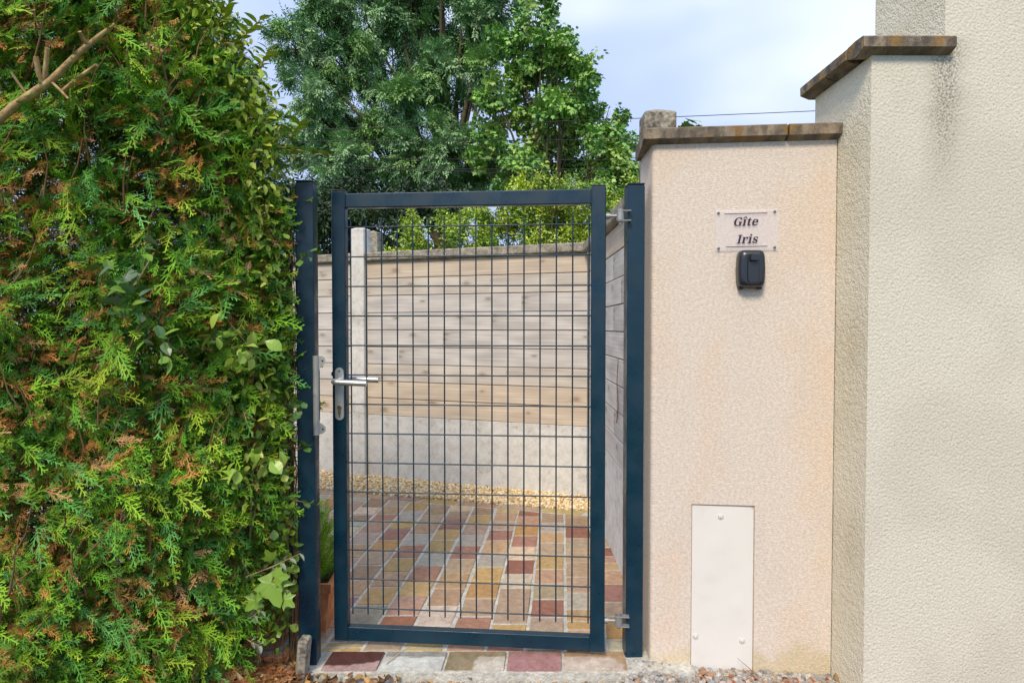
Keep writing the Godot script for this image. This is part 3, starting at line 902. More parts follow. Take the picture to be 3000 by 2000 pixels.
func make_gate() -> void:
	var lp := gate_post("dark blue steel gate post beside the hedge, with the lock keep", Vector3(-0.686, 0, -2.06), 0.05, 1.641)
	gate_post("dark blue steel gate post beside the pink wall, carrying the hinges", Vector3(0.4185, 0, -2.11), 0.045, 1.643)
	# lock keep on the left post: body on the post's inner side, two ears
	var prof := PackedVector2Array()
	for q in [[0.0, 0.0], [0.026, 0.004], [0.034, 0.012], [0.034, 0.026], [0.026, 0.034], [0.016, 0.04], [0.013, 0.056], [0.013, 0.206], [0.016, 0.224], [0.026, 0.231], [0.034, 0.240], [0.034, 0.254], [0.026, 0.262], [0.0, 0.264]]:
		prof.append(Vector2(q[0], q[1]))
	var b := bld()
	b.extrude(prof, -0.002, 0.002)
	b.tube([Vector3(0.004, 0.0, 0.001), Vector3(0.004, 0.264, 0.001)], [0.0105], 12)
	var keep := part("lock_keep", b.mesh(), M.keep, lp)
	keep.position = Vector3(0.0285, 0.80, 0.022)
	for y in [0.019, 0.247]:
		b = bld()
		b.tube([Vector3(0.026, y, 0.0), Vector3(0.026, y, 0.0032)], [0.003], 8)
		part("screw", b.mesh(), M.black, keep)
	b = bld()
	b.box(Vector3(0.010, 0.132, -0.012), Vector3(0.006, 0.17, 0.006), 0.001)
	part("strike", b.mesh(), M.black, keep)

	# the leaf: local x runs from the lock side (-0.946) to the hinge side (0), z = 0 is its front
	var W := 0.946
	var gate := thing("garden_gate", "dark blue steel gate with welded wire mesh standing slightly ajar", "gate", Vector3(0.3145, 0, -2.06), -0.0848)
	var y0 := 0.054
	var y1 := 1.631
	var d := 0.034
	for x in [-0.0245, -W + 0.0245]:
		b = bld()
		b.box(Vector3(x, (y0 + y1) * 0.5, -d * 0.5), Vector3(0.049, y1 - y0, d), 0.0035)
		var st := part("stile", b.mesh(), M.paint, gate)
		b = bld()
		b.box(Vector3(x, y1 + 0.0015, -d * 0.5), Vector3(0.047, 0.005, d - 0.002), 0.0015)
		part("end_cap", b.mesh(), M.black, st)
	for y in [1.597, 0.079]:
		b = bld()
		b.box(Vector3(-W * 0.5, y, -d * 0.5 - 0.001), Vector3(W - 0.096, 0.050, d - 0.004), 0.0035)
		var rail := part("rail", b.mesh(), M.paint, gate)
		for x in [-0.0485, -W + 0.0485]:      # weld beads
			b = bld()
			var pts := []
			for i in 12:
				pts.append(Vector3(x + rf(-0.0008, 0.0008), y - 0.024 + i * 0.0044, -0.0012))
			b.tube(pts, [0.0022, 0.0028, 0.002, 0.003, 0.0024, 0.0028, 0.002, 0.003, 0.0022, 0.0027, 0.0023, 0.002], 6)
			part("weld", b.mesh(), M.paint, rail)
	var vb := bld()
	vb.tube([Vector3(0, 0.146, 0), Vector3(0, 1.534, 0)], [0.0025], 8)
	var vm := vb.mesh()
	for i in 16:
		var o := part("wire", vm, M.paint, gate)
		o.position = Vector3(-0.882 + i * 0.0551, 0, -0.0145)
	var hb := bld()
	hb.tube([Vector3(-W + 0.046, 0, 0), Vector3(-0.046, 0, 0)], [0.0025], 8)
	var hm := hb.mesh()
	for i in 14:
		var o := part("wire", hm, M.paint, gate)
		o.position = Vector3(0, 0.1705 + i * 0.1027, -0.0098)
	# lock plate with lever, cylinder and screws; the same lever on the far side
	var px := -W + 0.0275
	var lock := Node3D.new()
	lock.name = "lock"
	gate.add_child(lock)
	lock.position = Vector3(px, 0.0, 0.0)
	var stad := PackedVector2Array()
	for i in 17:
		var a := PI * i / 16.0
		stad.append(Vector2(cos(a) * 0.0155, 1.0025 + sin(a) * 0.0155))
	for i in 17:
		var a := PI + PI * i / 16.0
		stad.append(Vector2(cos(a) * 0.0155, 0.8505 + sin(a) * 0.0155))
	b = bld()
	b.extrude(stad, 0.0005, 0.0055)
	part("lock_plate", b.mesh(), M.alu, lock)
	b = bld()
	b.extrude(stad, -d - 0.0055, -d - 0.0005)
	part("lock_plate", b.mesh(), M.alu, lock)
	for s in [1.0, -1.0]:
		b = bld()
		var zz := 0.0055 if s > 0 else -d - 0.0055
		var pth := [Vector3(0, 0.972, zz), Vector3(0, 0.972, zz + s * 0.03)]
		for i in 7:
			var a := PI * 0.5 * i / 6.0
			pth.append(Vector3(-0.002 + 0.016 * (1.0 - cos(a)) - 0.004, 0.972, zz + s * (0.03 + 0.016 * sin(a))))
		pth.append(Vector3(0.05, 0.970, zz + s * 0.047))
		pth.append(Vector3(0.112, 0.968, zz + s * 0.047))
		b.tube(pth, [0.0095, 0.0095, 0.0098, 0.0102, 0.0105, 0.0106, 0.0106, 0.0106, 0.0106, 0.0106, 0.0104], 14)
		part("lever", b.mesh(), M.alu, lock)
	b = bld()
	b.tube([Vector3(0, 0.8795, 0.004), Vector3(0, 0.8795, 0.0095)], [0.0078], 16)
	b.box(Vector3(0, 0.866, 0.007), Vector3(0.0095, 0.02, 0.004), 0.001)
	b.tube([Vector3(0, 0.8572, 0.004), Vector3(0, 0.8572, 0.0088)], [0.0048], 12)
	var cyl := part("cylinder", b.mesh(), M.brass, lock)
	b = bld()
	b.box(Vector3(0, 0.8795, 0.0094), Vector3(0.002, 0.008, 0.001))
	part("keyhole", b.mesh(), M.black, cyl)
	for y in [1.0055, 0.8475]:
		b = bld()
		b.tube([Vector3(0, y, 0.004), Vector3(0, y, 0.0066)], [0.0028], 10)
		part("screw", b.mesh(), M.black, lock)
	b = bld()
	b.box(Vector3(-0.0275, 0.9945, -0.016), Vector3(0.016, 0.014, 0.011), 0.002)
	part("latch_bolt", b.mesh(), M.black, lock)
	# hinges: eye bolt on the stile, pin bracket on the post
	for hy in [1.532, 0.158]:
		var h := Node3D.new()
		h.name = "hinge"
		gate.add_child(h, true)
		h.position = Vector3(0.0, hy, -0.017)
		h.scale = Vector3(1.0, 0.82, 0.9)
		b = bld()
		b.tube([Vector3(-0.002, 0, 0), Vector3(0.012, 0, 0)], [0.0135], 6)
		b.tube([Vector3(0.012, 0, 0), Vector3(0.017, 0, 0)], [0.0095], 10)
		b.tube([Vector3(0.014, 0, 0), Vector3(0.045, 0, 0)], [0.0065], 10)
		part("eye_bolt", b.mesh(), M.galv, h)
		b = bld()
		b.tube([Vector3(0.048, -0.017, 0), Vector3(0.048, 0.017, 0)], [0.0135], 14)
		part("barrel", b.mesh(), M.galv, h)
		b = bld()
		b.tube([Vector3(0.048, -0.032, 0), Vector3(0.048, 0.028, 0)], [0.0062], 10)
		b.tube([Vector3(0.048, 0.022, 0), Vector3(0.048, 0.026, 0), Vector3(0.048, 0.029, 0)], [0.011, 0.011, 0.005], 14)
		part("pin", b.mesh(), M.galv, h)
		for y in [-0.0205, 0.0195]:
			b = bld()
			b.box(Vector3(0.061, y, 0.0), Vector3(0.046, 0.004, 0.026), 0.001)
			part("bracket", b.mesh(), M.galv, h)

# ------------------------------------------------------------------ things on the pink wall
func make_wall_fittings() -> void:
	var turn := -atan2(0.057, 0.5905)
	var on_wall := func(u: float, v: float) -> Vector3:
		var d := spot(u, v, 1.0) - EYE
		# the wall's front plane through (0.468, -2.06) and (1.0585, -2.003)
		var nn := Vector3(-0.057, 0, 0.5905).normalized()
		var t := (Vector3(0.468, 0, -2.06) - EYE).dot(nn) / d.dot(nn)
		return EYE + d * t
	# name plate
	var a: Vector3 = on_wall.call(2095, 736)
	var c: Vector3 = on_wall.call(2278, 614)
	var w := Vector2(a.x, a.z).distance_to(Vector2(c.x, c.z))
	var h := c.y - a.y
	var plate := thing("name_plate", "clear acrylic plate lettered in dark purple, screwed to the pink wall", "sign", Vector3(a.x, a.y, a.z) + Vector3(0, 0, 0.0035), turn)
	plate.rotation.z = deg_to_rad(0.5)
	var b := bld()
	b.box(Vector3(w * 0.5, h * 0.5, 0.0018), Vector3(w, h, 0.003), 0.0006)
	var pm := mat(Color(0.96, 0.94, 0.95, 0.25), 0.4)
	pm.transparency = BaseMaterial3D.TRANSPARENCY_ALPHA
	part("panel", b.mesh(), pm, plate)
	var ink := mat(lin(0.035, 0.011, 0.05), 0.8)
	var font := SystemFont.new()
	font.font_names = PackedStringArray(["Droid Serif"])
	font.font_weight = 700
	font.font_italic = true
	for row in [["Gîte", 0.493, 0.705], ["Iris", 0.52, 0.275]]:
		var tm := TextMesh.new()
		tm.text = row[0]
		tm.font = font
		tm.font_size = 64
		tm.pixel_size = 0.00060
		tm.depth = 0.0006
		tm.curve_step = 1.0
		tm.horizontal_alignment = HORIZONTAL_ALIGNMENT_CENTER
		var o := part("lettering", tm, ink, plate)
		o.transform = Transform3D(Basis(Vector3.RIGHT, Vector3(0.24, 1, 0), Vector3.BACK), Vector3(w * row[1], h * row[2], 0.0040))   # the face has no slanted cut: slope the letters
	for row in [[0.145, 0.835, 0.905], [0.17, 0.835, 0.095]]:
		b = bld()
		b.box(Vector3(w * (row[0] + row[1]) * 0.5, h * row[2], 0.0037), Vector3(w * (row[1] - row[0]), 0.0021, 0.0006))
		part("printed_line", b.mesh(), ink, plate)
	for x in [0.05, 0.955]:
		for y in [0.065, 0.935]:
			b = bld()
			b.tube([Vector3(w * x, h * y, -0.004), Vector3(w * x, h * y, 0.005), Vector3(w * x, h * y, 0.0062)], [0.0042, 0.0042, 0.002], 12)
			var s := part("screw", b.mesh(), M.galv, plate)
			b = bld()
			b.tube([Vector3(w * x, h * y, 0.006), Vector3(w * x, h * y, 0.0066)], [0.0012], 6)
			part("socket", b.mesh(), M.black, s)
	# key box
	a = on_wall.call(2195, 789)
	var safe := thing("key_box", "black plastic key box with rounded corners mounted below the name plate", "key box", a, turn)
	var ring := func(hw: float, hh: float, z: float, bulge: float) -> Array:
		var out := []
		for i in 40:
			var an := TAU * i / 40.0
			var cx := cos(an)
			var cy := sin(an)
			var x := signf(cx) * pow(absf(cx), 0.28) * hw
			var y := signf(cy) * pow(absf(cy), 0.28) * hh
			x *= 1.0 - bulge * pow(absf(y / hh), 2.0) * (1.4 if y > 0 else 0.8)
			out.append(Vector3(x, y, z))
		return out
	var shell := func(bb: Bld, rows: Array) -> void:
		for i in rows.size() - 1:
			for k in 40:
				var k2 := (k + 1) % 40
				var nf := func(i2: int, kk: int) -> Vector3:
					var r0: Vector3 = rows[max(i2 - 1, 0)][kk]
					var r1: Vector3 = rows[min(i2 + 1, rows.size() - 1)][kk]
					var tg: Vector3 = rows[i2][(kk + 1) % 40] - rows[i2][(kk + 39) % 40]
					var q := tg.cross(r1 - r0).normalized()
					return q
				bb.squad(rows[i][k], rows[i + 1][k], rows[i + 1][k2], rows[i][k2], nf.call(i, k), nf.call(i + 1, k), nf.call(i + 1, k2), nf.call(i, k2))
		var last: Array = rows[rows.size() - 1]
		for k in 40:
			bb.tri(Vector3(0, 0, last[0].z), last[k], last[(k + 1) % 40], Vector3.BACK)
	b = bld()
	shell.call(b, [ring.call(0.0475, 0.0615, 0.0, 0.08), ring.call(0.0500, 0.0640, 0.004, 0.08), ring.call(0.0500, 0.0640, 0.026, 0.08), ring.call(0.0485, 0.0625, 0.034, 0.08), ring.call(0.0450, 0.059, 0.041, 0.08), ring.call(0.039, 0.053, 0.045, 0.08), ring.call(0.034, 0.048, 0.0465, 0.08)])
	safe.scale = Vector3(0.88, 0.95, 0.95)
	part("housing", b.mesh(), M.plastic, safe)
	b = bld()
	shell.call(b, [ring.call(0.0212, 0.047, 0.044, 0.10), ring.call(0.0212, 0.047, 0.0495, 0.10), ring.call(0.0195, 0.045, 0.0512, 0.10)])
	part("front_cover", b.mesh(), M.plastic, safe).position = Vector3(0.001, -0.002, 0)
	b = bld()
	shell.call(b, [ring.call(0.0150, 0.0125, 0.048, 0.0), ring.call(0.0148, 0.0123, 0.064, 0.0), ring.call(0.013, 0.0105, 0.067, 0.0)])
	part("button", b.mesh(), M.plastic, safe).position = Vector3(0.002, 0.036, 0)
	b = bld()
	b.box(Vector3(0, -0.050, 0.047), Vector3(0.044, 0.006, 0.006), 0.002)
	part("lip", b.mesh(), M.plastic, safe)
	for x in [-0.034, 0.034]:
		b = bld()
		b.box(Vector3(x, -0.066, 0.012), Vector3(0.016, 0.008, 0.02), 0.002)
		part("foot", b.mesh(), M.black, safe)
	# meter cover in the niche
	var cover := thing("meter_cover", "tall white cover plate let into the foot of the pink wall", "cover plate", Vector3(0.468, 0, -2.06), turn)
	b = bld()
	var pl := PackedVector2Array()
	for q in [[0.138, -0.09], [0.3375, -0.09], [0.3378, 0.545], [0.3345, 0.555], [0.327, 0.559], [0.1385, 0.561]]:
		pl.append(Vector2(q[0], q[1]))
	b.extrude(pl, -0.0085, -0.0035)
	part("panel", b.mesh(), M.white, cover)
	for q in [[0.232, 0.525], [0.152, 0.116], [0.305, 0.108]]:
		b = bld()
		var p := Vector3(q[0], q[1], -0.0035)
		b.tube([p, p + Vector3(0, 0, 0.0018), p + Vector3(0, 0, 0.0026)], [0.0092, 0.0092, 0.0078], 20)
		var o := part("washer", b.mesh(), M.white, cover)
		b = bld()
		b.tube([p + Vector3(0, 0, 0.002), p + Vector3(0, 0, 0.0042), p + Vector3(0, 0, 0.005)], [0.0048, 0.0046, 0.003], 12)
		part("screw", b.mesh(), M.white, o)

# ------------------------------------------------------------------ leaves
func leaf_mesh(len: float, wide: float, fold: float, curl: float, tint := Color.WHITE, tip := 1.4) -> ArrayMesh:
	var b := bld(true)
	b.col = tint
	add_leaf(b, Transform3D.IDENTITY, len, wide, fold, curl, tip, 5)
	return b.mesh()

func add_leaf(b: Bld, t: Transform3D, len: float, wide: float, fold: float, curl: float, tip := 1.4, rows := 4) -> void:
	var c := []
	var l := []
	var r := []
	for i in rows + 1:
		var s := float(i) / rows
		var hw := wide * 0.5 * pow(sin(PI * pow(s, 1.0 / tip * 1.0)), 0.8)
		var yy := -curl * s * s * len
		c.append(t * Vector3(0, yy, -s * len))
		l.append(t * Vector3(-hw, yy + fold * hw, -s * len))
		r.append(t * Vector3(hw, yy + fold * hw, -s * len))
	var up := t.basis.y
	for i in rows:
		if i == 0:
			b.tri(c[0], l[1], c[1], up); b.tri(c[0], c[1], r[1], up)
		elif i == rows - 1:
			b.tri(c[i], l[i], c[i + 1], up); b.tri(c[i], c[i + 1], r[i], up)
		else:
			b.quad(c[i], l[i], l[i + 1], c[i + 1], up); b.quad(c[i], c[i + 1], r[i + 1], r[i], up)

func maple_mesh(size: float, tint: Color, droop := 0.15) -> ArrayMesh:
	var b := bld(true)
	b.col = tint
	add_maple(b, Transform3D.IDENTITY, size, droop)
	return b.mesh()

func add_maple(b: Bld, t: Transform3D, size: float, droop := 0.15) -> void:
	var pts := [[0.0, 0.0], [-0.30, -0.02], [-0.22, 0.14], [-0.52, 0.22], [-0.44, 0.34], [-0.60, 0.62], [-0.34, 0.56], [-0.20, 0.66], [-0.14, 0.90], [0.0, 1.05], [0.14, 0.90], [0.20, 0.66], [0.34, 0.56], [0.60, 0.62], [0.44, 0.34], [0.52, 0.22], [0.22, 0.14], [0.30, -0.02]]
	var mid := t * Vector3(0, 0, -0.28 * size)
	for i in pts.size():
		var q: Array = pts[i]
		var s: Array = pts[(i + 1) % pts.size()]
		var d0: float = droop * (q[0] * q[0] + (q[1] - 0.28) * (q[1] - 0.28))
		var d1: float = droop * (s[0] * s[0] + (s[1] - 0.28) * (s[1] - 0.28))
		b.tri(mid, t * Vector3(q[0] * size, -d0 * size, -q[1] * size), t * Vector3(s[0] * size, -d1 * size, -s[1] * size), t.basis.y)

func aim(dir: Vector3, roll: float, at: Vector3, s := 1.0) -> Transform3D:   # -z of the mesh along dir
	var up := Vector3.UP if absf(dir.y) < 0.95 else Vector3.RIGHT
	var bs := Basis.looking_at(dir, up) * Basis(Vector3.BACK, roll)
	return Transform3D(bs.scaled_local(Vector3.ONE * s), at)

# ------------------------------------------------------------------ trees
func ash_leaf() -> ArrayMesh:      # a pinnate leaf of nine leaflets
	var b := bld(true)
	for i in 9:
		var k := i / 2
		var z := -0.05 - k * 0.045
		var side := -1.0 if i % 2 == 0 else 1.0
		var d := Vector3(side * 0.8, -0.15, -0.6).normalized()
		if i == 8:
			d = Vector3(0, -0.2, -1).normalized()
			z = -0.23
		add_leaf(b, aim(d, rf(-0.5, 0.5), Vector3(0, -0.4 * z * z, z)), 0.085, 0.030, 0.25, 0.2, 1.2, 2)
	return b.mesh()

func maple_sprig(size: float, count: int) -> ArrayMesh:
	var b := bld(true)
	for i in count:
		var a := TAU * i / count + rf(-0.4, 0.4)
		var p := Vector3(cos(a), rf(-0.3, 0.3), sin(a)) * rf(0.05, 0.13)
		var d := (p + Vector3(0, -0.06, 0)).normalized()
		add_maple(b, aim(d, rf(-0.6, 0.6), p), size * rf(0.75, 1.15))
	return b.mesh()

func small_sprig(count: int, len: float, wide: float, reach: float) -> ArrayMesh:
	var b := bld(true)
	for i in count:
		var s := (i + 0.5) / count
		var a := i * 2.4
		var d := Vector3(cos(a) * 0.8, sin(a) * 0.8, -0.5).normalized()
		add_leaf(b, aim(d, rf(-0.5, 0.5), Vector3(0, 0, -s * reach)), len * rf(0.7, 1.2), wide, 0.2, 0.15, 1.2, 2)
	return b.mesh()

func grow_tree(called: String, label: String, category: String, base: Vector3, fork: float, lumps: Array, dist: float, meshes: Array, per: int, tones: Array, trunk_r: float, scale_lo: float, scale_hi: float, depth: float) -> void:
	var t := thing(called, label, category, base)
	var top_y := 0.0
	var places := []
	for l in lumps:
		var z: float = dist + rf(-depth, depth)
		var p := spot(l[0], l[1], z)
		var r: float = l[2] / 1800.0 * z
		places.append([p - base, r])
		top_y = maxf(top_y, p.y - base.y)
	var b := bld()
	var trunk := []
	var rad := []
	for i in 9:
		var s := i / 8.0
		trunk.append(Vector3(0.12 * sin(s * 4.0), s * top_y * 0.92, 0.1 * sin(s * 5.0 + 1.0)))
		rad.append(lerpf(trunk_r, trunk_r * 0.15, pow(s, 0.8)))
	trunk[0] = Vector3(0, -0.2, 0)
	b.tube(trunk, rad, 10)
	part("trunk", b.mesh(), M.bark, t)
	for pl in places:
		var p: Vector3 = pl[0]
		var s: float = clampf((p.y / top_y) * 0.75 - 0.12 + rf(-0.05, 0.05), fork, 0.9)
		var k := int(s * 8.0)
		var a: Vector3 = (trunk[k] as Vector3).lerp(trunk[min(k + 1, 8)], s * 8.0 - k)
		var r0: float = lerpf(trunk_r, trunk_r * 0.15, s) * 0.5
		b = bld()
		var m1 := a.lerp(p, 0.35) + Vector3(rf(-0.1, 0.1), -0.04 * a.distance_to(p), rf(-0.1, 0.1))
		var m2 := a.lerp(p, 0.7) + rdir() * 0.1
		b.tube([a, m1, m2, p], [r0, r0 * 0.75, r0 * 0.5, r0 * 0.2], 7, false)
		for q in 7:
			var e: Vector3 = p + rdir() * (pl[1] as float) * rf(0.6, 0.95)
			var st: Vector3 = m2.lerp(p, rf(0.0, 1.0))
			b.tube([st, st.lerp(e, 0.5) + rdir() * 0.06, e], [r0 * 0.3, r0 * 0.2, r0 * 0.06], 5, false)
		part("limb", b.mesh(), M.bark, t)
	var lists := []
	for m in meshes:
		lists.append([[], []])
	for pl in places:
		var r: float = pl[1]
		# leaves hang in small tufts, so that gaps stay between them
		var tufts := int(14 * clampf(r / 0.6, 0.6, 2.0))
		for q in tufts:
			var d := rdir()
			var tc: Vector3 = pl[0] + d * r * pow(rng.randf(), 0.45) * Vector3(1, 0.85, 1)
			var tone: Color = tones[rng.randi() % tones.size()] * rf(0.8, 1.2)
			for i in int(per * r * r / 0.36 / tufts) + 1:
				var e := rdir() * absf(rng.randfn()) * r * 0.22
				var dir := (d * 0.6 + rdir() * 0.8 + Vector3(0, -0.25, 0)).normalized()
				var w := rng.randi() % meshes.size()
				lists[w][0].append(aim(dir, rf(-1.0, 1.0), tc + e, rf(scale_lo, scale_hi)))
				lists[w][1].append(tone * rf(0.85, 1.15))
	var crown := Node3D.new()
	crown.name = "crown"
	t.add_child(crown)
	crown.set_meta("kind", "stuff")
	for w in meshes.size():
		many("leaves", meshes[w], M.tree_leaf, lists[w][0], lists[w][1], crown)

func make_trees() -> void:
	var ash := [[853, 128, 66], [880, 215, 50], [965, 40, 80], [985, 150, 90], [920, 305, 90], [1057, 214, 80], [1087, 90, 90], [1160, 30, 80], [1235, 117, 100], [1363, 128, 90], [1414, 40, 80], [1260, 220, 95], [1404, 220, 60], [1160, 326, 90], [1118, 420, 112], [1210, 460, 80], [985, 470, 90], [1006, 388, 80], [955, 560, 80], [1108, 536, 90], [1312, 434, 90], [1340, 330, 66], [1363, 510, 90], [1240, 545, 90], [1200, -70, 110], [1050, -60, 100], [1350, -80, 110], [1470, -20, 80], [1120, -180, 120], [1280, -200, 120], [890, 620, 80], [1010, 640, 90], [905, 430, 70]]
	grow_tree("ash_tree", "tall blue green ash tree with feathery leaves behind the timber fence", "tree", Vector3(-1.55, -0.05, -14.2), 0.25, ash, 14.0, [ash_leaf(), ash_leaf()], 800, [Color(0.19, 0.37, 0.15), Color(0.15, 0.31, 0.13), Color(0.25, 0.42, 0.20), Color(0.21, 0.40, 0.11)], 0.24, 0.85, 1.25, 0.9)
	var mp := [[1567, 41, 62], [1527, 102, 76], [1618, 112, 76], [1660, 153, 66], [1516, 204, 76], [1608, 214, 80], [1695, 230, 66], [1455, 286, 66], [1542, 316, 86], [1644, 306, 80], [1720, 316, 66], [1771, 367, 70], [1465, 434, 80], [1567, 408, 86], [1669, 418, 80], [1771, 444, 80], [1822, 485, 55], [1542, 485, 86], [1644, 500, 76], [1746, 520, 76], [1800, 545, 60], [1480, 540, 70], [1835, 425, 45], [1850, 520, 45], [1790, 395, 50], [1600, 550, 70], [1700, 560, 70], [1440, 360, 50], [1430, 470, 60]]
	grow_tree("maple_tree", "bright green maple tree with lobed leaves beside the ash tree", "tree", Vector3(0.55, -0.05, -12.6), 0.2, mp, 12.6, [maple_sprig(0.085, 8), maple_sprig(0.078, 8)], 165, [Color(0.19, 0.39, 0.08), Color(0.15, 0.33, 0.07), Color(0.25, 0.45, 0.09), Color(0.30, 0.47, 0.10)], 0.14, 0.8, 1.2, 0.8)
	var sh := [[1250, 680, 70], [1330, 640, 70], [1400, 690, 80], [1470, 620, 70], [1560, 590, 70], [1560, 680, 85], [1650, 600, 75], [1680, 690, 85], [1740, 620, 70], [1200, 730, 60], [1300, 740, 70], [1450, 740, 80], [1600, 760, 80], [1750, 720, 70], [1580, 545, 40], [1660, 550, 40], [1830, 600, 70], [1850, 690, 80], [1180, 790, 80], [1300, 790, 80], [1420, 790, 80], [1540, 790, 80], [1660, 790, 80], [1780, 790, 80], [1360, 700, 70], [1620, 650, 70], [1500, 680, 70]]
	grow_tree("leafy_shrub", "yellow green leafy shrub growing just behind the timber fence", "shrub", Vector3(0.2, -0.05, -6.9), 0.1, sh, 6.9, [small_sprig(10, 0.045, 0.022, 0.14), small_sprig(9, 0.05, 0.022, 0.13)], 700, [Color(0.34, 0.47, 0.04), Color(0.25, 0.40, 0.04), Color(0.42, 0.52, 0.05), Color(0.18, 0.32, 0.04)], 0.05, 0.8, 1.2, 0.5)
	var dk := [[900, 560, 70], [960, 620, 80], [1040, 600, 80], [1120, 640, 80], [950, 700, 80], [1060, 700, 80], [1180, 610, 70], [1260, 600, 60], [1330, 580, 60], [870, 660, 70]]
	grow_tree("dark_shrub", "dense dark green shrub at the foot of the ash tree", "shrub", Vector3(-2.6, -0.05, -10.4), 0.1, dk, 10.2, [small_sprig(10, 0.075, 0.035, 0.2), ash_leaf()], 420, [Color(0.035, 0.075, 0.03), Color(0.05, 0.10, 0.04), Color(0.03, 0.06, 0.025)], 0.07, 0.9, 1.3, 0.5)
	# a sprig of young maple that looks over the pink wall
	var o := thing("maple_seedling", "small maple shoot peeping over the coping of the pink wall", "plant", Vector3(0.70, 0.0, -2.42))
	var b := bld()
	b.tube([Vector3(0, 0, 0), Vector3(0.02, 1.0, 0.0), Vector3(0.0, 1.94, 0)], [0.006, 0.004, 0.002], 6)
	part("stem", b.mesh(), M.twig, o)
	for q in [[-0.03, 1.955, 0.5], [0.0, 1.965, 1.6], [0.035, 1.97, 2.4], [0.05, 1.955, 3.0], [-0.05, 1.94, 0.1], [0.02, 1.93, 1.0]]:
		var l := part("leaf", maple_mesh(0.05, Color(0.16, 0.32, 0.05)), M.broad, o)
		l.transform = aim(Vector3(cos(q[2]), -0.2, sin(q[2])), 0.4, Vector3(q[0], q[1], rf(-0.02, 0.02)))

func make_cables() -> void:
	var rows := [[889, 375, 2387, 320, 9.5], [899, 408, 1900, 401, 9.7], [904, 454, 1593, 462, 9.9], [868, 469, 1670, 511, 10.1], [1000, 488, 2000, 489, 10.3]]
	var names := ["highest thin overhead cable passing behind the concrete post", "second overhead cable below the highest one, before the ash tree", "third overhead cable down, crossing the middle of the ash tree", "sagging overhead cable that slopes down towards the maple tree", "lowest overhead cable, level above the yellow green shrub"]
	for i in rows.size():
		var r: Array = rows[i]
		var a := spot(r[0], r[1], r[4])
		var c := spot(r[2], r[3], r[4])
		var d := (c - a)
		var p0 := a - d * (6.0 / d.length())
		var p1 := c + d * (6.0 / d.length())
		var pts := []
		for k in 13:
			var s := k / 12.0
			pts.append(p0.lerp(p1, s) + Vector3(0, -0.08 * sin(PI * s) + 0.04, 0))
		var b := bld()
		b.tube(pts, [0.0055], 6)
		var o := part("overhead_cable", b.mesh(), M.cable, self)
		tag(o, names[i], "cable", "overhead cables")

# ------------------------------------------------------------------ hedge
func spray_mesh(sd: int, len: float, fan: float) -> ArrayMesh:
	# a flat spray of scale leaves: axis, side branchlets and their twiglets, each a narrow tapering strip
	var r := RandomNumberGenerator.new()
	r.seed = sd
	var b := bld(true)
	var bend := r.randf_range(-0.25, 0.25)
	var at := func(t: float) -> Vector3:
		return Vector3(bend * t * t * len, -0.16 * t * t * len, -t * len)
	var strip := func(p: Vector3, q: Vector3, w0: float, w1: float, c0: Color, c1: Color) -> void:
		var d := (q - p).normalized()
		var s := d.cross(Vector3.UP).normalized()
		var nn := (s.cross(d).normalized() + Vector3(r.randf_range(-0.2, 0.2), 0, r.randf_range(-0.2, 0.2))).normalized()
		var p0 := p - s * w0; var p1 := p + s * w0
		var q0 := q - s * w1; var q1 := q + s * w1
		if (p1 - p0).cross(q1 - p0).dot(nn) > 0.0:
			b.vert(p0, nn, Vector2.ZERO, c0); b.vert(q1, nn, Vector2.ZERO, c1); b.vert(p1, nn, Vector2.ZERO, c0)
			b.vert(p0, nn, Vector2.ZERO, c0); b.vert(q0, nn, Vector2.ZERO, c1); b.vert(q1, nn, Vector2.ZERO, c1)
		else:
			b.vert(p0, nn, Vector2.ZERO, c0); b.vert(p1, nn, Vector2.ZERO, c0); b.vert(q1, nn, Vector2.ZERO, c1)
			b.vert(p0, nn, Vector2.ZERO, c0); b.vert(q1, nn, Vector2.ZERO, c1); b.vert(q0, nn, Vector2.ZERO, c1)
	var green := Color(1, 1, 1)
	var fresh := Color(1.9, 1.5, 1.1)
	for i in 6:
		strip.call(at.call(i / 6.0), at.call((i + 1) / 6.0), 0.0017 - i * 0.0001, 0.0016 - i * 0.0001, Color(1.3, 0.95, 0.8), green)
	var count := int(len / 0.0086)
	for i in count:
		var t := (i + 1.0) / (count + 1.0)
		var side := -1.0 if i % 2 == 0 else 1.0
		var p: Vector3 = at.call(t)
		if r.randf() < 0.14:
			continue
		var lb := len * fan * pow(1.0 - t * 0.88, 0.75) * smoothstep(0.0, 0.22, t + 0.08) * r.randf_range(0.55, 1.25)
		var a := deg_to_rad(r.randf_range(26, 40)) * side
		var d := Vector3(sin(a), r.randf_range(-0.18, 0.05), -cos(a)).normalized()
		var e := p + d * lb + Vector3(0, -0.12 * lb, -0.10 * lb)
		var m := p.lerp(e, 0.5) + Vector3(0, 0.01 * lb, 0.04 * lb)
		strip.call(p, m, 0.0013, 0.0014, green, green)
		strip.call(m, e, 0.0014, 0.0008, green, fresh)
		var subs := int(lb / 0.0076)
		for k in subs:
			var s := (k + 0.7) / (subs + 0.6)
			var sd2 := -1.0 if k % 2 == 0 else 1.0
			var q := p.lerp(m, s * 2.0) if s < 0.5 else m.lerp(e, s * 2.0 - 1.0)
			var a2 := a + deg_to_rad(r.randf_range(24, 40)) * sd2
			var ls := lerpf(0.017, 0.007, s) * r.randf_range(0.75, 1.3) * clampf(lb / 0.035, 0.5, 1.3)
			var f := q + Vector3(sin(a2), r.randf_range(-0.25, 0.15), -cos(a2)) * ls
			strip.call(q, f, 0.0013, 0.0010, green, fresh if r.randf() < 0.5 else green)
	return b.mesh()

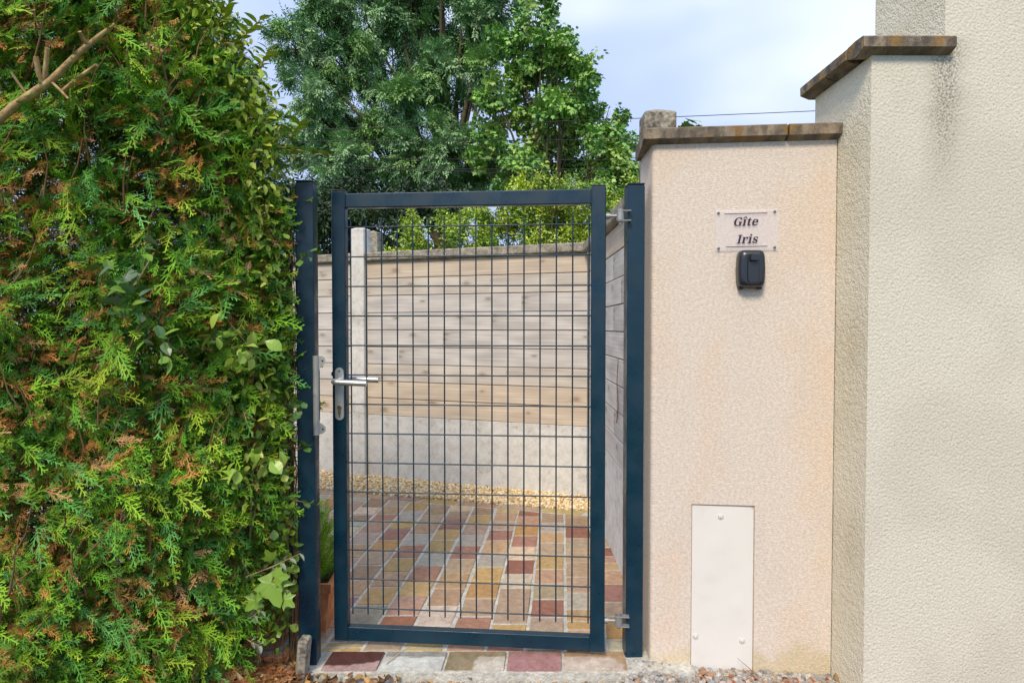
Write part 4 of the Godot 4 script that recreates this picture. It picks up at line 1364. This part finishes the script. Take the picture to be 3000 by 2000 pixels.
func hedge_right(y: float) -> float:     # where the thuja ends towards the gate, by height
	var ys := [-0.2, 0.03, 0.355, 0.57, 0.79, 1.11, 1.44, 1.655, 1.817, 1.98, 2.196, 2.6]
	var xs := [-0.88, -0.875, -0.82, -0.785, -0.775, -0.745, -0.755, -0.775, -0.80, -0.875, -0.985, -1.2]
	for i in ys.size() - 1:
		if y <= ys[i + 1]:
			return lerpf(xs[i], xs[i + 1], (y - ys[i]) / (ys[i + 1] - ys[i]))
	return xs[xs.size() - 1]

func make_hedge() -> void:
	var hedge := thing("thuja_hedge", "overgrown green thuja hedge with browned sprays beside the gate", "hedge", Vector3(-1.15, 0, -2.05))
	var org := hedge.position
	var bump := noise(601, 1.6, 3)
	var patch := noise(602, 1.1, 2)
	var front := func(x: float, y: float) -> float:
		var d: float = maxf(hedge_right(y) - x, 0.0)
		return 1.70 + 0.30 * exp(-d / 0.13) + bump.get_noise_2d(x * 1.6, y * 1.6) * 0.10
	var meshes := []
	for i in 10:
		meshes.append(spray_mesh(700 + i, [0.12, 0.15, 0.10, 0.135, 0.17, 0.08, 0.11, 0.14, 0.065, 0.16][i], [0.42, 0.40, 0.46, 0.36, 0.34, 0.5, 0.38, 0.30, 0.55, 0.26][i]))
	var greens := [Color(0.17, 0.39, 0.03), Color(0.11, 0.30, 0.03), Color(0.24, 0.47, 0.035), Color(0.08, 0.25, 0.045), Color(0.13, 0.37, 0.09), Color(0.30, 0.45, 0.04)]
	var browns := [Color(0.56, 0.25, 0.07), Color(0.44, 0.19, 0.055), Color(0.64, 0.37, 0.17), Color(0.40, 0.22, 0.06)]
	var mats := []
	for c in greens + browns:
		var m: StandardMaterial3D = M.thuja.duplicate()
		m.albedo_color = c.linear_to_srgb()
		mats.append(m)
	var xf := []
	var cols := []
	for i in 10:
		xf.append([])
		cols.append([])
	var singles := 0
	for layer in 4:
		var total: int = [5000, 11400, 14400, 7200][layer]
		for i in total:
			var y := rf(-0.05, 2.62)
			var xr := hedge_right(y)
			var x: float = xr - pow(rng.randf(), 1.5) * 2.0 - [0.0, 0.0, 0.09, 0.2][layer]
			var z: float = front.call(x, y) + [rf(0.0, 0.06), rf(0.05, 0.16), rf(0.14, 0.46), rf(0.42, 0.68)][layer]
			var pn := patch.get_noise_2d(x * 1.5, y * 1.5)
			# sprays reach outwards and to the side; whole tufts lean the same way
			var lean := bump.get_noise_3d(x * 2.0 + 40.0, y * 2.0, 3.0) * 2.0
			var dir := Vector3(0.68 + lean * 0.6 + rf(-0.45, 0.4), 0.10 + lean * 0.3 + rf(-0.45, 0.45), 0.55 + rf(-0.25, 0.25))
			if layer >= 2:
				dir += rdir() * 0.8
			dir = dir.normalized()
			var k := rng.randi() % 10
			var s: float = rf(0.5, 1.12) * [1.12, 1.0, 1.35, 1.7][layer]
			var dead := rng.randf() < (0.25 + 0.25 * smoothstep(0.05, 0.45, -pn) + (0.10 if layer == 1 else 0.0))
			var roll := rf(-1.1, 1.1) + (PI / 2 if rng.randf() < 0.45 else 0.0)
			var t := aim(dir, roll, Vector3(x, y, -z) - org, s * (0.72 if dead else 1.0))
			if layer < 2:
				var nrm := Vector3(rf(-0.7, 0.35), rf(-0.1, 0.85), rf(0.35, 1.0))
				t.basis = Basis.looking_at(dir, nrm).scaled_local(Vector3.ONE * s * (0.72 if dead else 1.0))
			t.origin -= dir * 0.05
			if layer == 0 and singles < 300 and x > -1.5 and y < 2.35 and not (rng.randf() < 0.45):
				var o := part("spray", meshes[k], mats[(6 + rng.randi() % 4) if dead else (rng.randi() % 6)], hedge)
				o.transform = t
				singles += 1
				continue
			var c: Color = browns[rng.randi() % 4] if dead else greens[rng.randi() % 6]
			c = c * rf(0.8, 1.25)
			xf[k].append(t)
			cols[k].append(c)
	for k in 10:
		many("foliage", meshes[k], M.thuja, xf[k], cols[k], hedge)
	# woody inside: upright stems and a thicket of brown twigs
	var b := bld()
	for i in 5:
		var x := -2.2 + i * 0.24 + rf(-0.05, 0.05)
		b = bld()
		var p := Vector3(x, -0.05, -2.28 + rf(-0.05, 0.05)) - org
		b.tube([p, p + Vector3(rf(-0.05, 0.05), 0.9, rf(-0.05, 0.05)), p + Vector3(rf(-0.15, -0.05), 2.0, rf(-0.05, 0.05))], [0.016, 0.012, 0.005], 8, false)
		part("stem", b.mesh(), M.bark, hedge)
	b = bld()
	for i in 900:
		var y := rf(0.0, 2.5)
		var x := hedge_right(y) - 0.02 - pow(rng.randf(), 1.1) * 1.2
		var z: float = front.call(x, y)
		var p := Vector3(x - 0.03, y - rf(0.0, 0.08), -(z + rf(0.10, 0.4))) - org
		var d := Vector3(rf(-0.5, 0.7), rf(-0.2, 0.9), rf(0.2, 0.9)).normalized() * rf(0.06, 0.24)
		var r := rf(0.0012, 0.0032)
		b.tube([p, p + d * 0.5 + rdir() * 0.012, p + d], [r, r * 0.8, r * 0.35], 4, false)
	var th := part("twigs", b.mesh(), M.twig, hedge)
	th.set_meta("kind", "stuff")
	# reddish brown bare stems that show in the lower left
	for i in 70:
		var u := rf(10, 620)
		var v := rf(60, 1950)
		var p := spot(u, v, 1.0)
		var y := EYE.y - (v - 957.0) / 1800.0 * 1.78
		var x := (u - 1500.0) / 1800.0 * 1.78
		var z: float = front.call(x, y) + rf(0.0, 0.05)
		p = Vector3(x, y, -z) - org
		b = bld()
		var up := Vector3(rf(-0.2, 0.8), 0.8, rf(0.1, 0.4)).normalized() * rf(0.06, 0.2)
		b.tube([p, p + up * 0.5 + rdir() * 0.012, p + up + rdir() * 0.02], [rf(0.002, 0.004), 0.002, 0.001], 6, false)
		part("stem", b.mesh(), M.twig, hedge)
	# the sawn pale branch in the upper left corner with its stubs
	var br := thing("sawn_branch", "pale sawn branch with cut stubs sticking out of the hedge", "branch", spot(-60, 400, 1.69))
	var bp := []
	for q in [[-60, 400], [40, 310], [150, 235], [230, 155], [290, 105], [335, 70]]:
		bp.append(spot(q[0], q[1], 1.69) - br.position)
	b = bld()
	b.tube(bp, [0.0115, 0.011, 0.010, 0.008, 0.006, 0.0035], 12)
	part("bough", b.mesh(), M.pale_twig, br)
	for q in [[128, 250, 104, 165, 0.008], [128, 248, 138, 140, 0.007], [258, 130, 232, 92, 0.006], [185, 265, 282, 190, 0.0055], [150, 240, 200, 290, 0.004], [85, 285, 30, 210, 0.004]]:
		b = bld()
		var p0 := spot(q[0], q[1], 1.69) - br.position
		var p1 := spot(q[2], q[3], 1.66) - br.position
		b.tube([p0, p0.lerp(p1, 0.5) + rdir() * 0.004, p1], [q[4], q[4] * 0.9, q[4] * 0.8], 8)
		part("stub", b.mesh(), M.pale_twig, br)

func leaf_cluster(root: Node3D, mesh: Mesh, tones: Array, where: Callable, count: int, lo: float, hi: float, limit := 300) -> void:
	var mats := []
	for c in tones:
		var m: StandardMaterial3D = M.broad.duplicate()
		m.albedo_color = (c as Color).linear_to_srgb()
		mats.append(m)
	var xf := []
	var cols := []
	for i in count:
		var p: Vector3 = where.call()
		var d := Vector3(rf(-0.9, 1.0), rf(-1.0, 0.35), rf(-0.2, 0.8)).normalized()
		var t := aim(d, rf(-0.9, 0.9), p - root.position, rf(lo, hi))
		var k := rng.randi() % tones.size()
		if i < limit:
			part("leaf", mesh, mats[k], root).transform = t
		else:
			xf.append(t)
			cols.append(tones[k])
	if xf.size():
		many("leaves", mesh, M.broad, xf, cols, root)

func make_right_hand_climbers() -> void:
	var lime := [Color(0.30, 0.40, 0.03), Color(0.20, 0.33, 0.03), Color(0.36, 0.42, 0.05), Color(0.13, 0.25, 0.03), Color(0.24, 0.36, 0.03), Color(0.38, 0.42, 0.06)]
	# privet along the end of the hedge
	var pr := thing("privet_shrub", "yellow green privet growing up the end of the hedge by the gate post", "shrub", Vector3(-0.80, 0, -2.02))
	var oval := leaf_mesh(0.038, 0.019, 0.25, 0.2)
	var edge := func(y: float) -> float: return hedge_right(y) + lerpf(-0.01, 0.055, smoothstep(1.5, 1.75, y))
	var b := bld()
	for i in 7:
		b = bld()
		var p := Vector3(-0.86 + rf(-0.06, 0.05), rf(0.0, 0.5), -2.0 + rf(-0.06, 0.06))
		var pts := [p - pr.position]
		var rad := [0.0035]
		var y := p.y
		while y < rf(1.6, 2.15):
			y += 0.14
			pts.append(Vector3(edge.call(y) - rf(0.02, 0.12), y, -1.97 + rf(-0.06, 0.05)) - pr.position)
			rad.append(lerpf(0.0035, 0.001, y / 2.2))
		b.tube(pts, rad, 6, false)
		part("stem", b.mesh(), M.pale_twig, pr)
	leaf_cluster(pr, oval, lime, func() -> Vector3:
		var y := 0.55 + pow(rng.randf(), 0.62) * 1.66
		return Vector3(edge.call(y) - absf(rng.randfn()) * 0.085 + rf(0, 0.03), y, -1.95 + rf(-0.12, 0.08)), 2300, 0.45, 1.05)
	# shoots that stand out against the sky at the top
	for q in [[620, 40, 640, -90], [650, 60, 668, 10], [700, 120, 760, 60], [820, 430, 968, 455], [850, 400, 880, 360], [760, 200, 790, 140]]:
		b = bld()
		var p0 := spot(q[0], q[1], 1.95) - pr.position
		var p1 := spot(q[2], q[3], 1.95) - pr.position
		b.tube([p0, p1], [0.003, 0.0015], 6, false)
		var st := part("shoot", b.mesh(), M.pale_twig, pr)
		var m: StandardMaterial3D = M.broad.duplicate()
		m.albedo_color = (lime[rng.randi() % 6] as Color).linear_to_srgb()
		for i in 9:
			var d := ((p1 - p0).normalized() * 0.5 + Vector3((1.0 if i % 2 == 0 else -1.0) * 0.8, 0.1, rf(-0.3, 0.7))).normalized()
			part("leaf", oval, m, st).transform = aim(d, rf(-0.6, 0.6), p0.lerp(p1, (i + 1) / 9.0), rf(0.9, 1.35))
	# ivy-like climber between hedge and post, lower down
	var iv := thing("climbing_ivy", "small leaved climber on thin stems between hedge and gate post", "climber", Vector3(-0.76, 0, -2.02))
	var heart := leaf_mesh(0.030, 0.026, 0.15, 0.15, Color.WHITE, 0.75)
	for i in 16:
		b = bld()
		var x := rf(-0.80, -0.72)
		var pts := []
		for k in 10:
			pts.append(Vector3(x + rf(-0.014, 0.014), k * 0.17, -2.04 + rf(-0.02, 0.02)) - iv.position)
		b.tube(pts, [rf(0.001, 0.002)], 5, false)
		part("stem", b.mesh(), M.twig, iv)
	leaf_cluster(iv, heart, [Color(0.13, 0.25, 0.03), Color(0.19, 0.32, 0.03), Color(0.09, 0.2, 0.03), Color(0.25, 0.36, 0.04)], func() -> Vector3:
		var y := rf(0.12, 1.6)
		return Vector3(minf(-0.768 + rng.randfn() * 0.035, -0.728), y, -1.99 + rf(-0.06, 0.03)), 620, 0.6, 1.25)
	# sprigs that lean over the post
	for q in [[870, 770, 905, 735], [865, 1320, 905, 1305], [862, 1465, 935, 1480], [868, 1230, 880, 1180]]:
		b = bld()
		var p0 := spot(q[0], q[1], 1.98) - iv.position
		var p1 := spot(q[2], q[3], 1.96) - iv.position
		b.tube([p0, p1], [0.0018, 0.001], 5, false)
		var st := part("shoot", b.mesh(), M.twig, iv)
		var m: StandardMaterial3D = M.broad.duplicate()
		m.albedo_color = Color(0.10, 0.22, 0.04).linear_to_srgb()
		for i in 7:
			part("leaf", heart, m, st).transform = aim(Vector3(rf(-0.5, 1.0), rf(-0.6, 0.8), rf(0.1, 0.9)).normalized(), rf(-0.6, 0.6), p0.lerp(p1, (i + 2) / 8.0), rf(0.7, 1.1))
	# oval blue-green leaves in the middle of the hedge
	var mp := thing("euonymus_sprig", "cluster of oval blue green leaves growing through the middle of the hedge", "plant", spot(420, 860, 1.72))
	var big := leaf_mesh(0.045, 0.027, 0.2, 0.15)
	b = bld()
	b.tube([spot(310, 890, 1.76) - mp.position, spot(400, 830, 1.7) - mp.position, spot(450, 740, 1.68) - mp.position], [0.003, 0.003, 0.002], 6, false)
	part("stem", b.mesh(), M.pale_twig, mp)
	leaf_cluster(mp, big, [Color(0.08, 0.19, 0.06), Color(0.11, 0.24, 0.06), Color(0.10, 0.17, 0.10), Color(0.18, 0.32, 0.05)], func() -> Vector3:
		var c: Array = [[380, 830, 60], [440, 760, 55], [300, 770, 40], [430, 970, 70], [360, 880, 40], [480, 1010, 40]][rng.randi() % 6]
		return spot(c[0] + rng.randfn() * c[2] * 0.6, c[1] + rng.randfn() * c[2] * 0.6, 1.64 + rf(-0.02, 0.05)), 54, 0.7, 1.15)
	# bindweed leaves
	var bw := thing("bindweed_vine", "pale green heart shaped leaves trailing over the right of the hedge", "climber", spot(650, 930, 1.78))
	var bh := leaf_mesh(0.048, 0.036, 0.2, 0.3, Color.WHITE, 0.8)
	b = bld()
	b.tube([spot(600, 880, 1.8) - bw.position, spot(660, 930, 1.76) - bw.position, spot(740, 1030, 1.8) - bw.position], [0.0015], 5, false)
	part("stem", b.mesh(), M.twig, bw)
	leaf_cluster(bw, bh, [Color(0.26, 0.40, 0.05), Color(0.32, 0.45, 0.07), Color(0.20, 0.34, 0.04)], func() -> Vector3:
		var c: Array = [[640, 920, 40], [730, 1030, 36], [620, 990, 30], [770, 1000, 40], [690, 1390, 50], [770, 1330, 40]][rng.randi() % 6]
		return spot(c[0] + rng.randfn() * c[2] * 0.5, c[1] + rng.randfn() * c[2] * 0.5, 1.73 + rf(-0.02, 0.05)), 40, 0.7, 1.1)
	# maple seedling with a big leaf at the foot of the post
	var ms := thing("sycamore_seedling", "young sycamore with one broad light green leaf at the hedge foot", "plant", Vector3(-0.80, 0, -1.98))
	b = bld()
	b.tube([Vector3(-0.03, -0.02, 0), Vector3(-0.02, 0.2, 0.02), spot(800, 1690, 1.9) - ms.position], [0.003, 0.0025, 0.0015], 6, false)
	part("stem", b.mesh(), M.twig, ms)
	for q in [[795, 1720, 0.105, 0.4, -0.75], [815, 1690, 0.06, 0.9, 0.1], [745, 1765, 0.06, -0.8, -0.7], [840, 1760, 0.05, 0.9, -0.6], [790, 1630, 0.045, -0.2, 0.5]]:
		var o := part("leaf", maple_mesh(q[2], Color(0.17, 0.30, 0.035)), M.broad, ms)
		var fwd := Vector3(q[3], q[4], 0.25).normalized()
		o.transform = Transform3D(Basis.looking_at(fwd, Vector3(0.1, 0.25, 1.0)), spot(q[0], q[1], 1.90) - fwd * q[2] * 0.4 - ms.position)
	# grey-leaved buddleia twig
	var bd := thing("grey_leaved_twig", "thin twig with small grey green leaves pointing towards the gate post", "twig", Vector3(-0.90, 0.3, -1.95))
	for q in [[720, 1690, 880, 1620], [710, 1820, 762, 1788], [720, 1870, 760, 1890]]:
		var p0 := spot(q[0], q[1], 1.93) - bd.position
		var p1 := spot(q[2], q[3], 1.90) - bd.position
		b = bld()
		b.tube([p0, p0.lerp(p1, 0.5) + Vector3(0, -0.004, 0), p1], [0.0022, 0.0018, 0.001], 5, false)
		var st := part("stem", b.mesh(), M.pale_twig, bd)
		var m: StandardMaterial3D = M.broad.duplicate()
		m.albedo_color = Color(0.26, 0.32, 0.22).linear_to_srgb()
		for i in 8:
			part("leaf", oval, m, st).transform = aim(((p1 - p0).normalized() + Vector3(rf(-0.3, 0.3), (0.9 if i % 2 == 0 else -0.9), rf(-0.1, 0.4))).normalized(), rf(-0.5, 0.5), p0.lerp(p1, 0.35 + i * 0.09), rf(0.6, 0.95))
	# the dark green post of the wire fence buried in the hedge
	var gp := thing("fence_post", "slim dark green steel post half hidden by the privet leaves", "post", Vector3(-0.752, 0, -2.075))
	b = bld()
	b.tube([Vector3(0, -0.1, 0), Vector3(0, 1.63, 0)], [0.011], 12)
	var green := mat(lin(0.015, 0.075, 0.05), 0.45)
	part("tube", b.mesh(), green, gp)
	for i in 9:
		b = bld()
		b.tube([Vector3(0, 0.15 + i * 0.18, 0.01), Vector3(-0.9, 0.15 + i * 0.18 + rf(-0.01, 0.01), 0.01)], [0.0013], 5)
		part("fence_wire", b.mesh(), green, gp)

# ------------------------------------------------------------------ planter behind the post
func make_planter() -> void:
	var pot := thing("terracotta_planter", "weathered square terracotta pot behind the post at the hedge", "pot", Vector3(-0.80, YARD, -2.34), 0.06)
	var b := bld()
	var ring := [[0.105, 0.0], [0.122, 0.155], [0.122, 0.158], [0.131, 0.158], [0.131, 0.192], [0.118, 0.192], [0.114, 0.15]]
	for i in ring.size() - 1:
		for k in 4:
			var c := [Vector3(-1, 0, 1), Vector3(1, 0, 1), Vector3(1, 0, -1), Vector3(-1, 0, -1)]
			var p: Vector3 = c[k]
			var q: Vector3 = c[(k + 1) % 4]
			var r0: float = ring[i][0]; var r1: float = ring[i + 1][0]
			var y0 := Vector3(0, ring[i][1], 0); var y1 := Vector3(0, ring[i + 1][1], 0)
			b.quad(p * r0 + y0, q * r0 + y0, q * r1 + y1, p * r1 + y1, (p + q) * (1.0 if i < 5 else -1.0) + Vector3(0, 0.3 if i == 4 else (-0.3 if i == 2 else 0.0), 0))
	b.quad(Vector3(-0.105, 0.002, 0.105), Vector3(0.105, 0.002, 0.105), Vector3(0.105, 0.002, -0.105), Vector3(-0.105, 0.002, -0.105), Vector3.DOWN)
	part("pot", b.mesh(), M.terracotta, pot)
	b = bld()
	b.quad(Vector3(-0.113, 0.155, 0.113), Vector3(0.113, 0.155, 0.113), Vector3(0.113, 0.155, -0.113), Vector3(-0.113, 0.155, -0.113), Vector3.UP)
	part("soil", b.mesh(), M.earth, pot)
	var pl := thing("potted_rosemary", "bright green needle leaved bush growing in the terracotta pot", "plant", Vector3(-0.80, YARD + 0.155, -2.34))
	var needle := bld(true)
	for i in 34:
		var s := i / 34.0
		var a := i * 2.4
		var d := Vector3(cos(a) * 0.75, sin(a) * 0.75, -0.75).normalized()
		add_leaf(needle, aim(d, 0.0, Vector3(0, 0, -s * 0.075)), 0.016, 0.0032, 0.1, 0.0, 1.1, 2)
	var nm := needle.mesh()
	var xf := []
	var cols := []
	for i in 520:
		var d := rdir()
		var p := Vector3(d.x * 0.125, 0.10 + d.y * 0.17, d.z * 0.125) * pow(rng.randf(), 0.35)
		p.y = maxf(p.y, -0.04)
		var dir := (Vector3(d.x * 0.5, 0.9, d.z * 0.5) + rdir() * 0.35).normalized()
		xf.append(aim(dir, rf(0, TAU), p, rf(0.8, 1.2)))
		cols.append([Color(0.28, 0.52, 0.03), Color(0.20, 0.42, 0.03), Color(0.42, 0.60, 0.05), Color(0.16, 0.34, 0.03)][rng.randi() % 4] * rf(0.8, 1.2))
	many("foliage", nm, M.tree_leaf, xf, cols, pl)
	for i in 14:
		b = bld()
		var e := Vector3(rf(-0.09, 0.09), rf(0.12, 0.24), rf(-0.09, 0.09))
		b.tube([Vector3(e.x * 0.2, 0, e.z * 0.2), e * 0.6, e], [0.004, 0.003, 0.001], 5, false)
		part("stem", b.mesh(), M.twig, pl)

# ------------------------------------------------------------------ loose things on the ground
func make_ground_details() -> void:
	# yellow gravel strip along the back fence
	var edge := func(x: float) -> float: return (3.616 + (0.449 * K - x) / K * 0.2735 - 0.012) * K
	var wall_z := func(x: float) -> float: return 4.63 - (x + 1.092) * 0.363
	scatter_stones("yellow_gravel", "strip of pale yellow gravel between the paving and the timber fence", func() -> Vector3:
		var x := rf(-2.6, 0.5)
		var z: float = lerpf(edge.call(x) + 0.004, wall_z.call(x) - 0.002, rng.randf())
		return Vector3(x, YARD - 0.012 + rf(0.0, 0.022), -z), 15000, 0.0065, 0.0125, [Color(0.74, 0.57, 0.31), Color(0.80, 0.68, 0.45), Color(0.84, 0.78, 0.64), Color(0.63, 0.44, 0.21), Color(0.78, 0.64, 0.41), Color(0.54, 0.38, 0.22)])
	# grey gravel of the lane, banked against the wall; smaller and browner before the step
	scatter_stones("grey_gravel", "loose grey gravel lying against the foot of the pink wall", func() -> Vector3:
		var x := rf(0.36, 1.25)
		var z := 2.055 - (x - 0.468) * 0.0965 - pow(rng.randf(), 1.4) * 0.55
		return Vector3(x, -0.004 + rf(0, 0.012) + 0.014 * exp(-pow((x - 0.46) / 0.13, 2.0)), -z), 5200, 0.0065, 0.0135, [Color(0.31, 0.31, 0.31), Color(0.38, 0.375, 0.37), Color(0.24, 0.24, 0.24), Color(0.45, 0.44, 0.42), Color(0.35, 0.24, 0.17), Color(0.38, 0.34, 0.28)])
	scatter_stones("mixed_gravel", "fine brown and grey gravel in front of the stone step", func() -> Vector3:
		return Vector3(rf(-0.95, 0.42), -0.016 + rf(0, 0.01), -1.985 + pow(rng.randf(), 1.3) * 0.45), 5200, 0.004, 0.010, [Color(0.30, 0.28, 0.25), Color(0.40, 0.36, 0.30), Color(0.34, 0.20, 0.10), Color(0.46, 0.42, 0.36), Color(0.26, 0.16, 0.09), Color(0.50, 0.36, 0.20)])
	# a few larger stones by the wall
	for q in [[1935, 1962, 0.020, 0], [2006, 1972, 0.014, 1], [2470, 1985, 0.034, 2], [1745, 1988, 0.020, 0], [1700, 1995, 0.018, 1]]:
		var labels := ["pale angular stone standing on the gravel", "brown stone beside the cover plate", "large ochre stone in the corner of the two walls"]
		var p := spot(q[0], q[1], 2.02 if q[3] != 2 else 1.97)
		var o := part("stone", icostone(900 + int(q[0]), 0.9), null, self)
		var m := mat([lin(0.50, 0.46, 0.38), lin(0.34, 0.26, 0.16), lin(0.30, 0.20, 0.08)][q[3]], 0.85)
		o.material_override = m
		o.transform = Transform3D(Basis.from_euler(Vector3(0.4, q[0], 0.2)).scaled(Vector3.ONE * q[2]), Vector3(p.x, maxf(p.y, 0.004), p.z))
		var lb: String = labels[q[3]]
		if q[0] == 2006: lb = "small brown stone at the left edge of the white cover plate"
		if q[0] == 1935: lb = "pale angular stone on the gravel between gate post and cover plate"
		if q[0] == 1745: lb = "pale stone lying in front of the right end of the step"
		if q[0] == 1700: lb = "darker stone beside the pale one in front of the step"
		tag(o, lb, "stone")
	# leaf litter and clippings under the hedge
	var litter := Node3D.new()
	litter.name = "leaf_litter"
	add_child(litter)
	tag(litter, "brown fallen leaves and clippings under the hedge and before the step", "leaf litter", "", "stuff")
	var lm := leaf_mesh(0.034, 0.02, 0.7, 0.6)
	var xf := []
	var cols := []
	for i in 900:
		var x := -0.99 + absf(rng.randfn()) * 0.26
		var near := rng.randf()
		var p := Vector3(x, rf(0.0, 0.03) + (0.02 if x < -0.7 else 0.0), -2.03 + near * 0.28)
		if x > -0.66 and p.z < -1.99:
			p.z += 0.09
		if x > 0.4: continue
		xf.append(aim(Vector3(rf(-1, 1), rf(-0.3, 0.5), rf(-1, 1)).normalized(), rf(-1.5, 1.5), p, rf(0.5, 1.1)))
		cols.append([Color(0.34, 0.17, 0.06), Color(0.22, 0.11, 0.045), Color(0.45, 0.29, 0.12), Color(0.15, 0.085, 0.04), Color(0.50, 0.36, 0.18)][rng.randi() % 5] * rf(0.7, 1.2))
	many("leaves", lm, M.pebble, xf, cols, litter)
	xf = []; cols = []
	for i in 150:
		xf.append(aim(Vector3(rf(0.1, 1.0), rf(-0.15, 0.3), rf(-0.6, 0.8)).normalized(), rf(-1.0, 1.0), Vector3(rf(-1.0, -0.73), rf(0.01, 0.06), -rf(1.82, 2.05)), rf(0.5, 0.9)))
		cols.append([Color(0.40, 0.15, 0.05), Color(0.30, 0.12, 0.05), Color(0.45, 0.22, 0.10)][rng.randi() % 3] * rf(0.7, 1.2))
	many("clippings", spray_mesh(790, 0.13, 0.36), M.thuja, xf, cols, litter)
	xf = []; cols = []
	for i in 70:
		var x := rf(0.60, 1.1)
		xf.append(aim(Vector3(rf(-1, 1), rf(-0.2, 0.4), rf(-1, 1)).normalized(), rf(-1.5, 1.5), Vector3(x, 0.012, -2.03 + (x - 0.468) * 0.0965 + rf(0.0, 0.10)), rf(0.4, 0.8)))
		cols.append([Color(0.34, 0.12, 0.05), Color(0.42, 0.20, 0.08)][rng.randi() % 2])
	many("leaves", lm, M.pebble, xf, cols, litter)
	# dry stalk against the cover plate
	var stalk := thing("dry_stalk", "thin dry stalk leaning in front of the white cover plate", "stalk", Vector3(0.80, 0.0, -2.01))
	var b := bld()
	b.tube([Vector3(0.03, -0.005, 0.02), Vector3(0.0, 0.02, 0.01), Vector3(-0.052, 0.062, 0.0)], [0.0016, 0.0014, 0.0006], 5)
	part("stem", b.mesh(), M.twig, stalk)
	b = bld()
	b.tube([Vector3(0.0, 0.0, 0.02), Vector3(-0.025, 0.03, 0.012)], [0.0009, 0.0005], 5)
	part("blade", b.mesh(), M.twig, stalk)
	# concrete edging stone leaning on the post
	var ed := thing("edging_stone", "narrow grey concrete edging stone standing at the foot of the hedge side post", "edging stone", Vector3(-0.692, -0.02, -1.985))
	ed.rotation.z = deg_to_rad(-5)
	b = bld()
	b.box(Vector3(0, 0.07, 0), Vector3(0.034, 0.19, 0.05), 0.006)
	part("slab", b.mesh(), M.old_concrete, ed)
	# a straw and crumbs on the step and the paving
	var straw := thing("straw", "single dry straw lying across the stones of the step", "straw", Vector3(-0.40, YARD + 0.008, -2.05))
	b = bld()
	b.tube([Vector3(-0.018, 0, 0.03), Vector3(0.012, 0.002, -0.035)], [0.0016, 0.0012], 5)
	part("stem", b.mesh(), mat(lin(0.55, 0.45, 0.28), 0.8), straw)
